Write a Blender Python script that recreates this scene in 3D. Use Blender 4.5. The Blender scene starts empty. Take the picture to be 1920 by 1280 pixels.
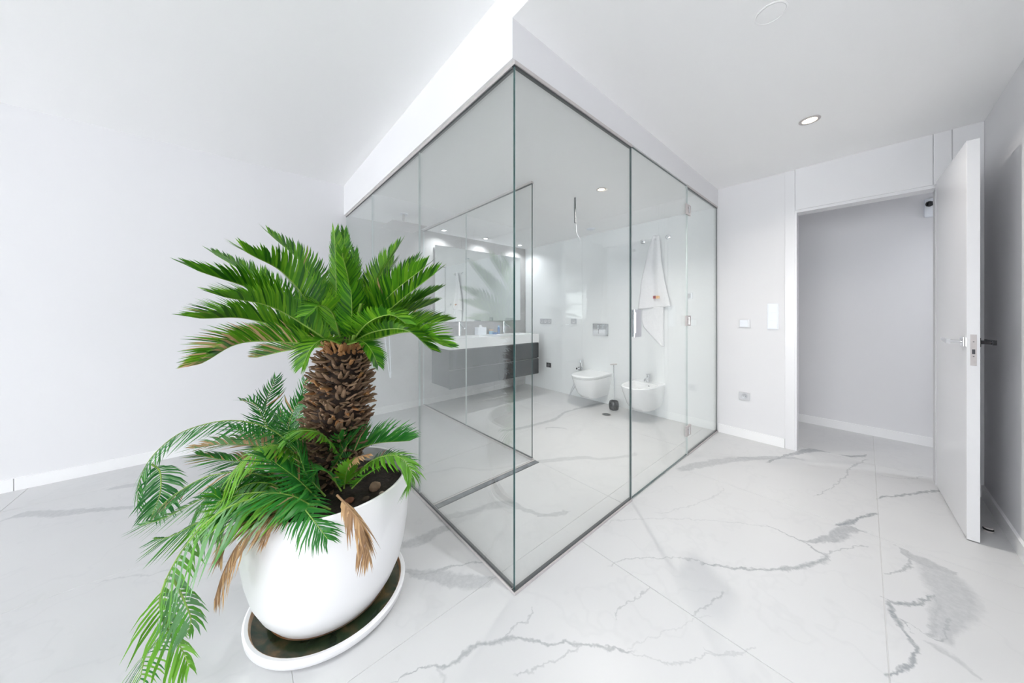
import bpy, bmesh, math, random
from mathutils import Vector, Matrix

# ------------------------------------------------------------------ camera
H = 1.25            # camera height
F = 581.0           # focal length in pixels of the 1920 x 1280 frame
CX, CY = 960.0, 586.0
RX, RY = 0.751, -0.660      # world direction of image right
FX, FY = 0.660, 0.751       # world direction of view
sc = bpy.context.scene
cam = bpy.data.cameras.new('camera')
cam.sensor_width = 36.0
cam.lens = F / 1920 * 36
cam.shift_y = -(640 - CY) / 1920
cam.clip_start = 0.02
camo = bpy.data.objects.new('camera', cam)
sc.collection.objects.link(camo)
camo.location = (0, 0, H)
camo.rotation_euler = (math.pi / 2, 0, -math.atan2(FX, FY))
sc.camera = camo

# ------------------------------------------------------------------ light
SKY = 9.4
sc.view_settings.view_transform = 'Standard'
sc.view_settings.look = 'None'
sc.view_settings.exposure = 0.12
sc.view_settings.gamma = 1.0
sc.view_settings.use_curve_mapping = False
w = bpy.data.worlds.new('sky'); sc.world = w; w.use_nodes = True
bg = w.node_tree.nodes['Background']
bg.inputs[0].default_value = (0.955, 0.975, 1.0, 1)
bg.inputs[1].default_value = SKY
cy = sc.cycles
cy.max_bounces = 11; cy.diffuse_bounces = 8; cy.glossy_bounces = 4
cy.transparent_max_bounces = 32; cy.transmission_bounces = 8
cy.caustics_reflective = False; cy.caustics_refractive = False
cy.sample_clamp_indirect = 8.0
cy.use_adaptive_sampling = True; cy.adaptive_threshold = 0.12; cy.adaptive_min_samples = 16
try:
    cy.use_denoising = True
except Exception:
    pass

# ------------------------------------------------------------------ layout
GX, GY = 0.92, 1.0256        # outer corner of the glass box
WX = 3.787                   # far wall (toilets, doorway)
WY = 3.95                    # left wall (plain white, grey tiles inside)
RWY = -0.535                 # right wall
ZT = 2.367                   # ceiling of the glass room
ZC = 2.545                   # lower ceiling
ZL = 2.705                   # living room ceiling
BX, BY = 0.899, 1.020        # bulkhead faces
SX, SY0 = 1.862, 1.865       # shower screen
HX = 4.845                   # hall wall
RMX, RMY = -8.2, -5.2        # window walls behind the camera
DY0, DY1, DZ = -0.339, 0.4195, 2.165   # doorway

def P(px, py, z):            # pixel + distance -> world
    x = (px - CX) / F * z
    h = H - (py - CY) / F * z
    return Vector((RX * x + FX * z, RY * x + FY * z, h))
def PF(px, py, h=0.0):       # pixel on horizontal plane
    z = (H - h) * F / (py - CY)
    p = P(px, py, z); return Vector((p.x, p.y, h))
def PX(px, py, X):           # pixel on plane X = const
    r = (px - CX) / F
    z = X / (RX * r + FX); return P(px, py, z)
def PY(px, py, Y):
    r = (px - CX) / F
    z = Y / (RY * r + FY); return P(px, py, z)

# ------------------------------------------------------------------ helpers
COL = sc.collection
def tag(o, label=None, cat=None, group=None, kind=None):
    if label: o['label'] = label
    if cat: o['category'] = cat
    if group: o['group'] = group
    if kind: o['kind'] = kind
    return o
def worldloc(o):
    v = Vector((0, 0, 0))
    while o is not None:
        v += o.location; o = o.parent
    return v
def empty(name, loc, label=None, cat=None, group=None):
    o = bpy.data.objects.new(name, None); COL.objects.link(o)
    o.location = loc; o.empty_display_size = 0.05
    return tag(o, label, cat, group)
class MB:
    def __init__(s): s.v = []; s.f = []; s.m = []
    def add(s, vs, fs, m=0):
        b = len(s.v); s.v += [Vector(p) for p in vs]
        s.f += [tuple(b + i for i in f) for f in fs]; s.m += [m] * len(fs); return s
    def box(s, x0, x1, y0, y1, z0, z1, m=0, bev=0.0):
        if bev > 0:
            bm = bmesh.new(); bmesh.ops.create_cube(bm, size=1)
            for q in bm.verts:
                q.co = Vector((x0 + (q.co.x + .5) * (x1 - x0), y0 + (q.co.y + .5) * (y1 - y0), z0 + (q.co.z + .5) * (z1 - z0)))
            bmesh.ops.bevel(bm, geom=bm.edges[:], offset=bev, segments=2, affect='EDGES', profile=.5)
            bm.verts.ensure_lookup_table()
            s.add([q.co.copy() for q in bm.verts], [[q.index for q in f.verts] for f in bm.faces], m); bm.free(); return s
        return s.add([(x0,y0,z0),(x1,y0,z0),(x1,y1,z0),(x0,y1,z0),(x0,y0,z1),(x1,y0,z1),(x1,y1,z1),(x0,y1,z1)],
              [(0,3,2,1),(4,5,6,7),(0,1,5,4),(1,2,6,5),(2,3,7,6),(3,0,4,7)], m)
    def loft(s, rings, m=0, cap0=True, cap1=True, closed=True):
        n = len(rings[0]); vs = [p for r in rings for p in r]; fs = []
        for i in range(len(rings) - 1):
            for j in range(n if closed else n - 1):
                k = (j + 1) % n
                fs.append((i*n+j, i*n+k, (i+1)*n+k, (i+1)*n+j))
        if cap0: fs.append(tuple(range(n))[::-1])
        if cap1: fs.append(tuple((len(rings)-1)*n + j for j in range(n)))
        return s.add(vs, fs, m)
    def lathe(s, c, prof, n=32, m=0, cap0=True, cap1=True):
        rings = [[(c[0] + r*math.cos(2*math.pi*j/n), c[1] + r*math.sin(2*math.pi*j/n), c[2] + z) for j in range(n)] for r, z in prof]
        return s.loft(rings, m, cap0, cap1)
    def tube(s, pts, rad, n=8, m=0):
        pts = [Vector(p) for p in pts]; rings = []
        if not isinstance(rad, (list, tuple)): rad = [rad] * len(pts)
        ref = None
        for i, p in enumerate(pts):
            t = (pts[min(i+1, len(pts)-1)] - pts[max(i-1, 0)]).normalized()
            if ref is None: ref = Vector((0,0,1)) if abs(t.z) < .9 else Vector((1,0,0))
            a = (ref - t * ref.dot(t)).normalized(); b = t.cross(a); ref = a
            rings.append([p + (a*math.cos(2*math.pi*j/n) + b*math.sin(2*math.pi*j/n)) * rad[i] for j in range(n)])
        return s.loft(rings, m)
    def prism(s, poly, axis, a0, a1, m=0):   # 2D outline extruded along an axis
        def mk(p, a):
            return {'x': (a, p[0], p[1]), 'y': (p[0], a, p[1]), 'z': (p[0], p[1], a)}[axis]
        n = len(poly)
        vs = [mk(p, a0) for p in poly] + [mk(p, a1) for p in poly]
        fs = [tuple(range(n)), tuple(range(2*n-1, n-1, -1))] + [(j, j+n, (j+1) % n + n, (j+1) % n) for j in range(n)]
        return s.add(vs, fs, m)
    def mesh(s, name, mats, origin, smooth=False, fix=True):
        me = bpy.data.meshes.new(name)
        me.from_pydata([p - origin for p in s.v], [], s.f)
        for mt in mats: me.materials.append(mt)
        me.polygons.foreach_set('material_index', s.m)
        if fix:
            bm = bmesh.new(); bm.from_mesh(me); bmesh.ops.recalc_face_normals(bm, faces=bm.faces[:]); bm.to_mesh(me); bm.free()
        if smooth:
            me.polygons.foreach_set('use_smooth', [True] * len(me.polygons))
            try: me.set_sharp_from_angle(angle=0.7)
            except Exception: pass
        me.update(); return me
    def build(s, name, mats, parent=None, origin=None, smooth=False, fix=True):
        if not isinstance(mats, (list, tuple)): mats = [mats]
        if parent is not None: base = worldloc(parent)
        else: base = Vector(origin) if origin is not None else Vector((0, 0, 0))
        me = s.mesh(name, mats, base, smooth, fix)
        o = bpy.data.objects.new(name, me); COL.objects.link(o)
        if parent is not None: o.parent = parent
        else: o.location = base
        return o
def struct(name, mb, mats, origin=(0,0,0), smooth=False):
    return tag(mb.build(name, mats, None, origin, smooth), kind='structure')

# ------------------------------------------------------------------ materials
def nmat(name):
    m = bpy.data.materials.new(name); m.use_nodes = True
    nt = m.node_tree; b = nt.nodes['Principled BSDF']
    return m, nt, b
def N(nt, typ, **kw):
    n = nt.nodes.new(typ)
    for k, v in kw.items(): setattr(n, k, v)
    return n
def math_(nt, op, a, b=None, c=None, clamp=False):
    n = nt.nodes.new('ShaderNodeMath'); n.operation = op; n.use_clamp = clamp
    for i, x in enumerate((a, b, c)):
        if x is None: continue
        if isinstance(x, (int, float)): n.inputs[i].default_value = x
        else: nt.links.new(x, n.inputs[i])
    return n.outputs[0]
def plain(name, col, rough=.5, metal=0.0, var=0.03, scale=8.0, bump=0.0, spec=.5, bscale=60.0, coat=0.0):
    m, nt, b = nmat(name)
    b.inputs['Roughness'].default_value = rough; b.inputs['Metallic'].default_value = metal
    b.inputs['Specular IOR Level'].default_value = spec
    b.inputs['Coat Weight'].default_value = coat
    tc = N(nt, 'ShaderNodeTexCoord')
    nz = N(nt, 'ShaderNodeTexNoise'); nz.inputs['Scale'].default_value = scale; nz.inputs['Detail'].default_value = 1.0 if var < .02 else 3.0
    nt.links.new(tc.outputs['Object'], nz.inputs['Vector'])
    rp = N(nt, 'ShaderNodeValToRGB')
    lo = [max(0, c * (1 - var)) for c in col]; hi = [min(1, c * (1 + var)) for c in col]
    rp.color_ramp.elements[0].color = (*lo, 1); rp.color_ramp.elements[1].color = (*hi, 1)
    rp.color_ramp.elements[0].position = .3; rp.color_ramp.elements[1].position = .7
    nt.links.new(nz.outputs['Fac'], rp.inputs[0]); nt.links.new(rp.outputs[0], b.inputs['Base Color'])
    if bump > 0:
        n2 = N(nt, 'ShaderNodeTexNoise'); n2.inputs['Scale'].default_value = bscale; n2.inputs['Detail'].default_value = 5
        nt.links.new(tc.outputs['Object'], n2.inputs['Vector'])
        bp = N(nt, 'ShaderNodeBump'); bp.inputs['Strength'].default_value = bump; bp.inputs['Distance'].default_value = .004
        nt.links.new(n2.outputs['Fac'], bp.inputs['Height']); nt.links.new(bp.outputs[0], b.inputs['Normal'])
    return m
def emis(name, col, st):
    m, nt, b = nmat(name)
    b.inputs['Base Color'].default_value = (.8, .8, .8, 1)
    b.inputs['Emission Color'].default_value = (*col, 1); b.inputs['Emission Strength'].default_value = st
    return m
def glass(name, tint, k=1.0):
    m = bpy.data.materials.new(name); m.use_nodes = True; nt = m.node_tree; nt.nodes.clear()
    out = N(nt, 'ShaderNodeOutputMaterial'); mix = N(nt, 'ShaderNodeMixShader')
    tr = N(nt, 'ShaderNodeBsdfTransparent'); tr.inputs[0].default_value = (*tint, 1)
    gl = N(nt, 'ShaderNodeBsdfGlossy'); gl.inputs['Roughness'].default_value = 0.0; gl.inputs['Color'].default_value = (.97, 1, .985, 1)
    ge = N(nt, 'ShaderNodeNewGeometry'); dt = N(nt, 'ShaderNodeVectorMath', operation='DOT_PRODUCT')
    nt.links.new(ge.outputs['Normal'], dt.inputs[0]); nt.links.new(ge.outputs['Incoming'], dt.inputs[1])
    c = math_(nt, 'ABSOLUTE', dt.outputs['Value'])
    f = math_(nt, 'POWER', math_(nt, 'SUBTRACT', 1.0, c, clamp=True), 5.0)
    fac = math_(nt, 'MULTIPLY', math_(nt, 'MULTIPLY_ADD', f, .957, .043), k, clamp=True)
    nt.links.new(fac, mix.inputs[0]); nt.links.new(tr.outputs[0], mix.inputs[1]); nt.links.new(gl.outputs[0], mix.inputs[2])
    nt.links.new(mix.outputs[0], out.inputs[0]); return m

M = {}
def matte(name, c0, c1, scale):
    m = bpy.data.materials.new(name); m.use_nodes = True; nt = m.node_tree; nt.nodes.clear()
    out = N(nt, 'ShaderNodeOutputMaterial'); d = N(nt, 'ShaderNodeBsdfDiffuse')
    ge = N(nt, 'ShaderNodeNewGeometry'); nz = N(nt, 'ShaderNodeTexNoise'); nz.inputs['Scale'].default_value = scale; nz.inputs['Detail'].default_value = 0
    nt.links.new(ge.outputs['Position'], nz.inputs['Vector'])
    mx = N(nt, 'ShaderNodeMix'); mx.data_type = 'RGBA'; mx.inputs[6].default_value = (*c0, 1); mx.inputs[7].default_value = (*c1, 1)
    nt.links.new(nz.outputs['Fac'], mx.inputs[0]); nt.links.new(mx.outputs[2], d.inputs[0]); nt.links.new(d.outputs[0], out.inputs[0]); return m
M['paint'] = matte('white_paint', (.77, .768, .782), (.785, .783, .797), 2.0)
M['ceil'] = matte('ceiling_paint', (.955, .952, .952), (.965, .962, .962), 1.5)
M['lacquer'] = plain('white_lacquer', (.80, .80, .815), .2, var=.01, scale=2)
M['board'] = plain('baseboard_white', (.88, .88, .885), .35, var=.01, scale=3)
M['glossy_tile'] = plain('polished_white_tile', (.80, .82, .825), .05, var=.02, scale=1.5, spec=.6)
M['grout'] = plain('pale_grout', (.66, .655, .64), .8, var=.04, scale=30)
M['steel'] = plain('brushed_steel', (.54, .505, .50), .45, .1, var=.05, scale=40)
M['chrome'] = plain('chrome', (.82, .83, .85), .06, 1.0, var=.01)
M['darksteel'] = plain('dark_gasket', (.10, .105, .11), .4, 0.3)
M['black'] = plain('black_plastic', (.015, .016, .018), .25, var=.2)
M['ceramic'] = plain('white_ceramic', (.86, .87, .875), .08, var=.01, scale=2, coat=.3)
M['counter'] = plain('white_counter', (.86, .865, .87), .2, var=.01)
M['plastic'] = plain('white_plastic', (.83, .86, .91), .3, var=.01)
M['greyplastic'] = plain('grey_socket_plate', (.50, .51, .53), .35, .3, var=.04)
M['silverplastic'] = plain('silver_socket', (.62, .62, .64), .35, .2, var=.03)
M['socketblack'] = plain('socket_dark', (.06, .06, .07), .4)
M['vanity'] = plain('anthracite_front', (.006, .010, .015), .5, var=.12, scale=20, spec=.08)
M['mirror'] = plain('mirror_silver', (.86, .89, .885), .01, 1.0, var=.0)
M['glass'] = glass('clear_glass', (.982, .988, .986), 1.0)
M['glassl'] = glass('clear_glass_left', (.982, .988, .986), 2.1)
M['wglass'] = glass('window_glass', (.985, .99, .99), 1.0)
M['edge'] = plain('green_glass_edge', (.035, .075, .075), .12, var=.15, scale=6)
M['edgelight'] = plain('pale_glass_edge', (.55, .62, .61), .1, var=.1, scale=6)
M['towel'] = plain('white_terry', (.86, .86, .88), .95, var=.04, scale=60, bump=.6, bscale=400)
M['red'] = plain('red_print', (.35, .05, .06), .8, var=.1)
M['orange'] = plain('orange_print', (.85, .45, .12), .8, var=.1)
M['pot'] = plain('white_pot', (.85, .85, .86), .28, var=.012, scale=5)
M['blue'] = plain('blue_bottle', (.03, .16, .42), .2, var=.15)
M['bluelight'] = plain('pale_blue_jar', (.25, .45, .62), .25, var=.1)
M['wood'] = plain('pale_wood_lid', (.45, .33, .22), .5, var=.15)
M['winframe'] = plain('window_frame_white', (.80, .80, .80), .4)
M['terrace'] = plain('terrace_paving', (.62, .60, .57), .8, var=.06)
M['hose'] = plain('grey_hose', (.62, .63, .65), .3, .6, var=.05, scale=60)
M['strip'] = emis('led_strip', (.86, .90, 1.0), 5.0)
M['lampwarm'] = emis('lamp_warm', (1.0, .84, .62), 3.2)
M['lampcool'] = emis('lamp_cool', (.92, .95, 1.0), 9.0)

def stone_tile():
    m, nt, b = nmat('grey_stone_tile')
    b.inputs['Roughness'].default_value = .38
    ge = N(nt, 'ShaderNodeNewGeometry')
    a = N(nt, 'ShaderNodeTexNoise'); a.inputs['Scale'].default_value = 1.6; a.inputs['Detail'].default_value = 6; a.inputs['Distortion'].default_value = 1.2
    c = N(nt, 'ShaderNodeTexNoise'); c.inputs['Scale'].default_value = 26; c.inputs['Detail'].default_value = 6
    nt.links.new(ge.outputs['Position'], a.inputs['Vector']); nt.links.new(ge.outputs['Position'], c.inputs['Vector'])
    s = math_(nt, 'MULTIPLY_ADD', c.outputs['Fac'], .3, math_(nt, 'MULTIPLY', a.outputs['Fac'], .7))
    rp = N(nt, 'ShaderNodeValToRGB')
    rp.color_ramp.elements[0].position = .33; rp.color_ramp.elements[0].color = (.37, .36, .355, 1)
    rp.color_ramp.elements[1].position = .68; rp.color_ramp.elements[1].color = (.49, .48, .475, 1)
    nt.links.new(s, rp.inputs[0]); nt.links.new(rp.outputs[0], b.inputs['Base Color']); return m
M['stone'] = stone_tile()

# marble veins, as lines on the floor (x, y in metres worked out from where each vein lies)
def V(pts, wd, st, soft=.5):
    return ([PF(*p).xy for p in pts], wd, st, soft)
VEINS = [
 V([(742,1279),(800,1252),(832,1247),(880,1220),(950,1198),(1000,1200),(1085,1207),(1180,1220)], [.004,.006,.009,.016,.012,.009,.009,.005], .65),
 V([(1180,1220),(1230,1238),(1270,1244),(1330,1228),(1390,1225)], .005, .3),
 V([(1085,1208),(1060,1226),(1020,1245),(960,1262)], .005, .4),
 V([(818,1250),(832,1262),(836,1290)], .010, .3),
 V([(940,1198),(975,1170),(990,1155),(996,1140)], .005, .45),
 V([(1180,1212),(1260,1180),(1330,1155)], .004, .2),
 V([(1145,1060),(1230,1046),(1320,1057)], .006, .4),
 V([(1320,1057),(1390,1065),(1460,1067),(1520,1058),(1545,1040)], [.008,.010,.013,.018,.014], .75),
 V([(1545,1040),(1590,1026),(1620,1022)], .005, .5),
 V([(1438,986),(1475,1000),(1500,1012),(1525,1030),(1545,1040)], [.004,.007,.009,.010,.008], .7),
 V([(1500,1012),(1540,1013),(1575,1001),(1600,991),(1620,996)], [.006,.018,.034,.026,.006], .62, .8),
 V([(1566,984),(1590,981),(1606,972),(1645,963)], [.006,.022,.012,.012], 1.0, .7),
 V([(1278,880),(1330,868),(1383,861),(1431,858),(1503,861)], [.03,.045,.035,.03,.02], .45, .9),
 V([(1440,866),(1489,850),(1522,844),(1555,849)], [.01,.02,.035,.01], .75, .8),
 V([(1575,852),(1600,855),(1625,852)], [.012,.022,.010], .85),
 V([(1625,862),(1594,878),(1577,902),(1527,928)], [.012,.008,.006,.004], .5),
 V([(1646,934),(1680,929),(1718,924),(1765,920)], [.006,.013,.014,.012], .85),
 V([(1649,889),(1690,896),(1728,892)], .006, .35),
 V([(1656,1073),(1704,1056),(1706,1039),(1680,1023)], .008, .6),
 V([(1690,1032),(1740,1056),(1800,1076)], [.03,.04,.01], .5, .9),
 V([(1735,1050),(1770,1085),(1785,1120),(1775,1160),(1770,1200)], [.03,.075,.07,.05,.02], .40, .95),
 V([(1659,1122),(1690,1133),(1728,1126),(1747,1115)], [.006,.012,.010,.012], .85),
 V([(1668,1130),(1685,1169),(1709,1200),(1718,1222),(1706,1247),(1668,1263)], [.010,.012,.011,.009,.010,.009], .85),
 V([(1690,1160),(1718,1188),(1750,1198),(1775,1180),(1782,1160)], [.008,.012,.008,.014,.012], .65),
 V([(1745,1118),(1757,1150),(1740,1190)], .014, .5),
 V([(1740,1205),(1790,1235),(1840,1275)], [.012,.018,.008], .35),
 V([(752,1022),(792,1012),(825,995),(850,991)], [.030,.032,.030,.02], .42, .9),
 V([(828,972),(897,956),(930,946),(995,958),(1028,965),(1064,958)], [.03,.028,.04,.02,.018,.006], .42, .9),
 V([(1010,968),(1035,962),(1060,957)], .008, .5),
 V([(758,1066),(815,1072),(850,1060),(905,1052)], [.012,.016,.010,.006], .55),
 V([(762,1071),(815,1079),(864,1088),(923,1085)], [.015,.035,.04,.03], .40, .9),
 V([(4,976),(43,964),(117,962),(172,956),(250,950)], [.03,.035,.035,.025,.02], .40, .9),
 V([(199,918),(225,913),(262,908)], [.01,.03,.03], .36, .9),
 V([(188,1090),(225,1083),(273,1078),(330,1066),(440,1050)], .008, .25),
 V([(940,806),(1023,791),(1065,771),(1112,759),(1140,755)], [.03,.03,.02,.03,.03], .55, .9),
 V([(1024,804),(1040,801),(1062,804)], .02, .5),
 V([(998,868),(1040,862),(1096,857),(1130,860),(1192,850)], [.02,.03,.03,.02,.02], .35, .9),
 V([(1153,1160),(1160,1142),(1190,1120),(1220,1101)], .005, .42),
 V([(1302,1155),(1331,1128),(1357,1108)], .006, .4),
 V([(1140,985),(1230,972),(1320,975),(1440,988)], .006, .22),
 V([(1230,960),(1300,945),(1345,925),(1352,912)], .006, .22),
 V([(770,900),(850,878),(920,880),(990,862)], .02, .2),
 V([(1320,1215),(1345,1225),(1380,1222),(1420,1215)], .006, .3),
]
PLAIN_MARBLE = []
def marble(name, x0, x1, y0, y1):
    hit = [1 for v_ in VEINS if not (max(p.x for p in v_[0]) < x0 - .045 or min(p.x for p in v_[0]) > x1 + .045 or max(p.y for p in v_[0]) < y0 - .045 or min(p.y for p in v_[0]) > y1 + .045)]
    if not hit and PLAIN_MARBLE: return PLAIN_MARBLE[0]
    m, nt, b = nmat(name)
    b.inputs['Roughness'].default_value = .38; b.inputs['Specular IOR Level'].default_value = .45
    ge = N(nt, 'ShaderNodeNewGeometry')
    def noise(scale, detail, dist=0.0, rough=.55):
        n = N(nt, 'ShaderNodeTexNoise'); n.inputs['Scale'].default_value = scale; n.inputs['Detail'].default_value = detail
        n.inputs['Distortion'].default_value = dist; n.inputs['Roughness'].default_value = rough
        return n
    wn = noise(13, 3.5, 0, .7); nt.links.new(ge.outputs['Position'], wn.inputs['Vector'])
    sub = N(nt, 'ShaderNodeVectorMath', operation='SUBTRACT'); nt.links.new(wn.outputs['Color'], sub.inputs[0]); sub.inputs[1].default_value = (.5, .5, .5)
    scl = N(nt, 'ShaderNodeVectorMath', operation='SCALE'); nt.links.new(sub.outputs[0], scl.inputs[0]); scl.inputs['Scale'].default_value = .07
    ad = N(nt, 'ShaderNodeVectorMath', operation='ADD'); nt.links.new(ge.outputs['Position'], ad.inputs[0]); nt.links.new(scl.outputs[0], ad.inputs[1])
    pos = ad.outputs[0]
    fine = noise(45, 2.5, 0, .7); nt.links.new(ge.outputs['Position'], fine.inputs['Vector'])
    brk = math_(nt, 'MULTIPLY_ADD', fine.outputs['Fac'], 1.9, -.15, clamp=True)
    tot = None
    for pts, wd, st, soft in VEINS:
        mx = .045
        if max(p.x for p in pts) < x0 - mx or min(p.x for p in pts) > x1 + mx or max(p.y for p in pts) < y0 - mx or min(p.y for p in pts) > y1 + mx: continue
        if not isinstance(wd, list): wd = [wd] * len(pts)
        p0, p1 = pts[0], pts[-1]; L = (p1 - p0).length; d = (p1 - p0) / L; n_ = Vector((-d.y, d.x))
        uv = sorted([((p - p0).dot(d) / L, (p - p0).dot(n_), ww) for p, ww in zip(pts, wd)])
        ulo, uhi = uv[0][0], uv[-1][0]; span = max(uhi - ulo, 1e-4)
        dn = N(nt, 'ShaderNodeVectorMath', operation='DOT_PRODUCT'); nt.links.new(pos, dn.inputs[0]); dn.inputs[1].default_value = (d.x / L / span, d.y / L / span, 0)
        u = math_(nt, 'ADD', dn.outputs['Value'], -(p0.dot(d) / L + ulo) / span)
        dm = N(nt, 'ShaderNodeVectorMath', operation='DOT_PRODUCT'); nt.links.new(pos, dm.inputs[0]); dm.inputs[1].default_value = (n_.x, n_.y, 0)
        v = math_(nt, 'ADD', dm.outputs['Value'], -p0.dot(n_))
        vmin = min(q[1] for q in uv) - 1e-4; vmax = max(q[1] for q in uv) + 1e-4
        def fc(vals, lo, hi):
            c = N(nt, 'ShaderNodeFloatCurve'); cu = c.mapping.curves[0]; c.mapping.extend = 'HORIZONTAL'
            xs = [((q[0] - ulo) / span) for q in uv]
            pl = []
            for x_, y_ in zip(xs, vals):
                if pl and x_ - pl[-1][0] < .01: continue
                pl.append((x_, (y_ - lo) / (hi - lo)))
            cu.points[0].location = pl[0]; cu.points[1].location = (1.0, pl[-1][1])
            for q in pl[1:-1]: cu.points.new(*q)
            c.mapping.update(); nt.links.new(u, c.inputs['Value'])
            return math_(nt, 'MULTIPLY_ADD', c.outputs[0], hi - lo, lo)
        f = fc([q[1] for q in uv], vmin, vmax)
        wmax = max(wd)
        ww = fc([q[2] for q in uv], 0, wmax * 1.001) if len(set(wd)) > 1 else wmax
        dist = math_(nt, 'ABSOLUTE', math_(nt, 'SUBTRACT', v, f))
        q = math_(nt, 'DIVIDE', dist, ww)
        body = math_(nt, 'SUBTRACT', 1.35, math_(nt, 'MULTIPLY', q, 1.35), clamp=True) if soft < .75 else math_(nt, 'SUBTRACT', 2.6, math_(nt, 'MULTIPLY', q, 2.2), clamp=True)
        e1 = math_(nt, 'MULTIPLY', math_(nt, 'ADD', u, .04), 22.0, clamp=True)
        e2 = math_(nt, 'MULTIPLY', math_(nt, 'SUBTRACT', 1.04, u), 22.0, clamp=True)
        g = math_(nt, 'MULTIPLY', math_(nt, 'MULTIPLY', body, e1), math_(nt, 'MULTIPLY', e2, st))
        tot = g if tot is None else math_(nt, 'MAXIMUM', tot, g)
    # faint hairlines of the stone itself
    hn = noise(1.6, 4, 0, .62); nt.links.new(ge.outputs['Position'], hn.inputs['Vector'])
    hair = math_(nt, 'SUBTRACT', 1.0, math_(nt, 'MULTIPLY', math_(nt, 'ABSOLUTE', math_(nt, 'SUBTRACT', hn.outputs['Fac'], .5)), 60.0), clamp=True)
    hair = math_(nt, 'MULTIPLY', hair, .06)
    if tot is not None:
        tot = math_(nt, 'MULTIPLY', tot, math_(nt, 'MULTIPLY_ADD', brk, .75, .30))
        tot = math_(nt, 'ADD', tot, hair, clamp=True)
    else: tot = hair
    cl = noise(2.3, 1, 0); nt.links.new(ge.outputs['Position'], cl.inputs['Vector'])
    base = N(nt, 'ShaderNodeMix'); base.data_type = 'RGBA'
    base.inputs[6].default_value = (.585, .585, .588, 1); base.inputs[7].default_value = (.64, .64, .641, 1)
    nt.links.new(cl.outputs['Fac'], base.inputs[0])
    mx_ = N(nt, 'ShaderNodeMix'); mx_.data_type = 'RGBA'
    nt.links.new(tot, mx_.inputs[0]); nt.links.new(base.outputs[2], mx_.inputs[6]); mx_.inputs[7].default_value = (.26, .275, .29, 1)
    nt.links.new(mx_.outputs[2], b.inputs['Base Color'])
    if not hit: PLAIN_MARBLE.append(m)
    return m

def leafmat(name, c0, c1, trans=.35, rough=.38, tip=None):
    m, nt, b = nmat(name)
    b.inputs['Roughness'].default_value = rough
    oi = N(nt, 'ShaderNodeObjectInfo'); tc = N(nt, 'ShaderNodeTexCoord')
    nz = N(nt, 'ShaderNodeTexNoise'); nz.inputs['Scale'].default_value = 22; nz.inputs['Detail'].default_value = 3
    nt.links.new(tc.outputs['Object'], nz.inputs['Vector'])
    f = math_(nt, 'MULTIPLY_ADD', nz.outputs['Fac'], .7, math_(nt, 'MULTIPLY_ADD', oi.outputs['Random'], .8, -.25), clamp=True)
    mx = N(nt, 'ShaderNodeMix'); mx.data_type = 'RGBA'; nt.links.new(f, mx.inputs[0])
    mx.inputs[6].default_value = (*c0, 1); mx.inputs[7].default_value = (*c1, 1)
    nt.links.new(mx.outputs[2], b.inputs['Base Color'])
    tl = N(nt, 'ShaderNodeBsdfTranslucent'); nt.links.new(mx.outputs[2], tl.inputs[0])
    ms = N(nt, 'ShaderNodeMixShader'); ms.inputs[0].default_value = trans
    out = nt.nodes['Material Output']
    nt.links.new(b.outputs[0], ms.inputs[1]); nt.links.new(tl.outputs[0], ms.inputs[2]); nt.links.new(ms.outputs[0], out.inputs[0])
    return m
M['leaf'] = leafmat('crown_leaf', (.045, .21, .008), (.13, .36, .016), .35)
M['leaf2'] = leafmat('crown_leaf_light', (.10, .32, .012), (.25, .50, .03), .42)
M['leaf3'] = leafmat('crown_leaf_deep', (.014, .095, .006), (.04, .17, .010), .28)
M['leafdark'] = leafmat('dark_leaf', (.014, .14, .024), (.045, .28, .04), .32, .3)
M['leafdark2'] = leafmat('dark_leaf_light', (.05, .27, .045), (.13, .42, .08), .38, .25)
M['leafyoung'] = leafmat('young_leaf', (.09, .34, .03), (.25, .56, .06), .42)
M['leafpale'] = leafmat('pale_leaf', (.14, .34, .13), (.25, .46, .19), .32, .25)
M['dry'] = leafmat('dry_leaf', (.42, .24, .10), (.66, .45, .25), .25, .7)
M['drybrown'] = leafmat('brown_leaf', (.24, .13, .06), (.42, .26, .14), .2, .7)
M['rachis'] = plain('rachis_green', (.22, .36, .06), .45, var=.25, scale=30)
M['stub'] = leafmat('leaf_base_brown', (.075, .040, .022), (.30, .19, .115), .0, .8)
M['stubnew'] = leafmat('leaf_base_tan', (.22, .085, .025), (.48, .25, .10), .0, .75)
M['bark'] = plain('trunk_bark', (.030, .018, .012), .9, var=.4, scale=40, bump=.6)
M['soil'] = plain('dark_soil', (.020, .014, .010), .95, var=.6, scale=70, bump=1.0, bscale=90)
M['pebble'] = plain('brown_pebble', (.30, .19, .13), .7, var=.35, scale=30, bump=.4)

def water_mat():
    m, nt, b = nmat('dirty_water')
    b.inputs['Roughness'].default_value = .06
    tc = N(nt, 'ShaderNodeTexCoord'); nz = N(nt, 'ShaderNodeTexNoise'); nz.inputs['Scale'].default_value = 9; nz.inputs['Detail'].default_value = 6; nz.inputs['Distortion'].default_value = 1.4
    nt.links.new(tc.outputs['Object'], nz.inputs['Vector'])
    rp = N(nt, 'ShaderNodeValToRGB'); e = rp.color_ramp.elements
    e[0].position = .30; e[0].color = (.010, .020, .012, 1); e[1].position = .78; e[1].color = (.16, .10, .04, 1)
    k = rp.color_ramp.elements.new(.47); k.color = (.020, .036, .018, 1); k = rp.color_ramp.elements.new(.60); k.color = (.055, .052, .026, 1)
    nt.links.new(nz.outputs['Fac'], rp.inputs[0]); nt.links.new(rp.outputs[0], b.inputs['Base Color']); return m
M['water'] = water_mat()
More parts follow.
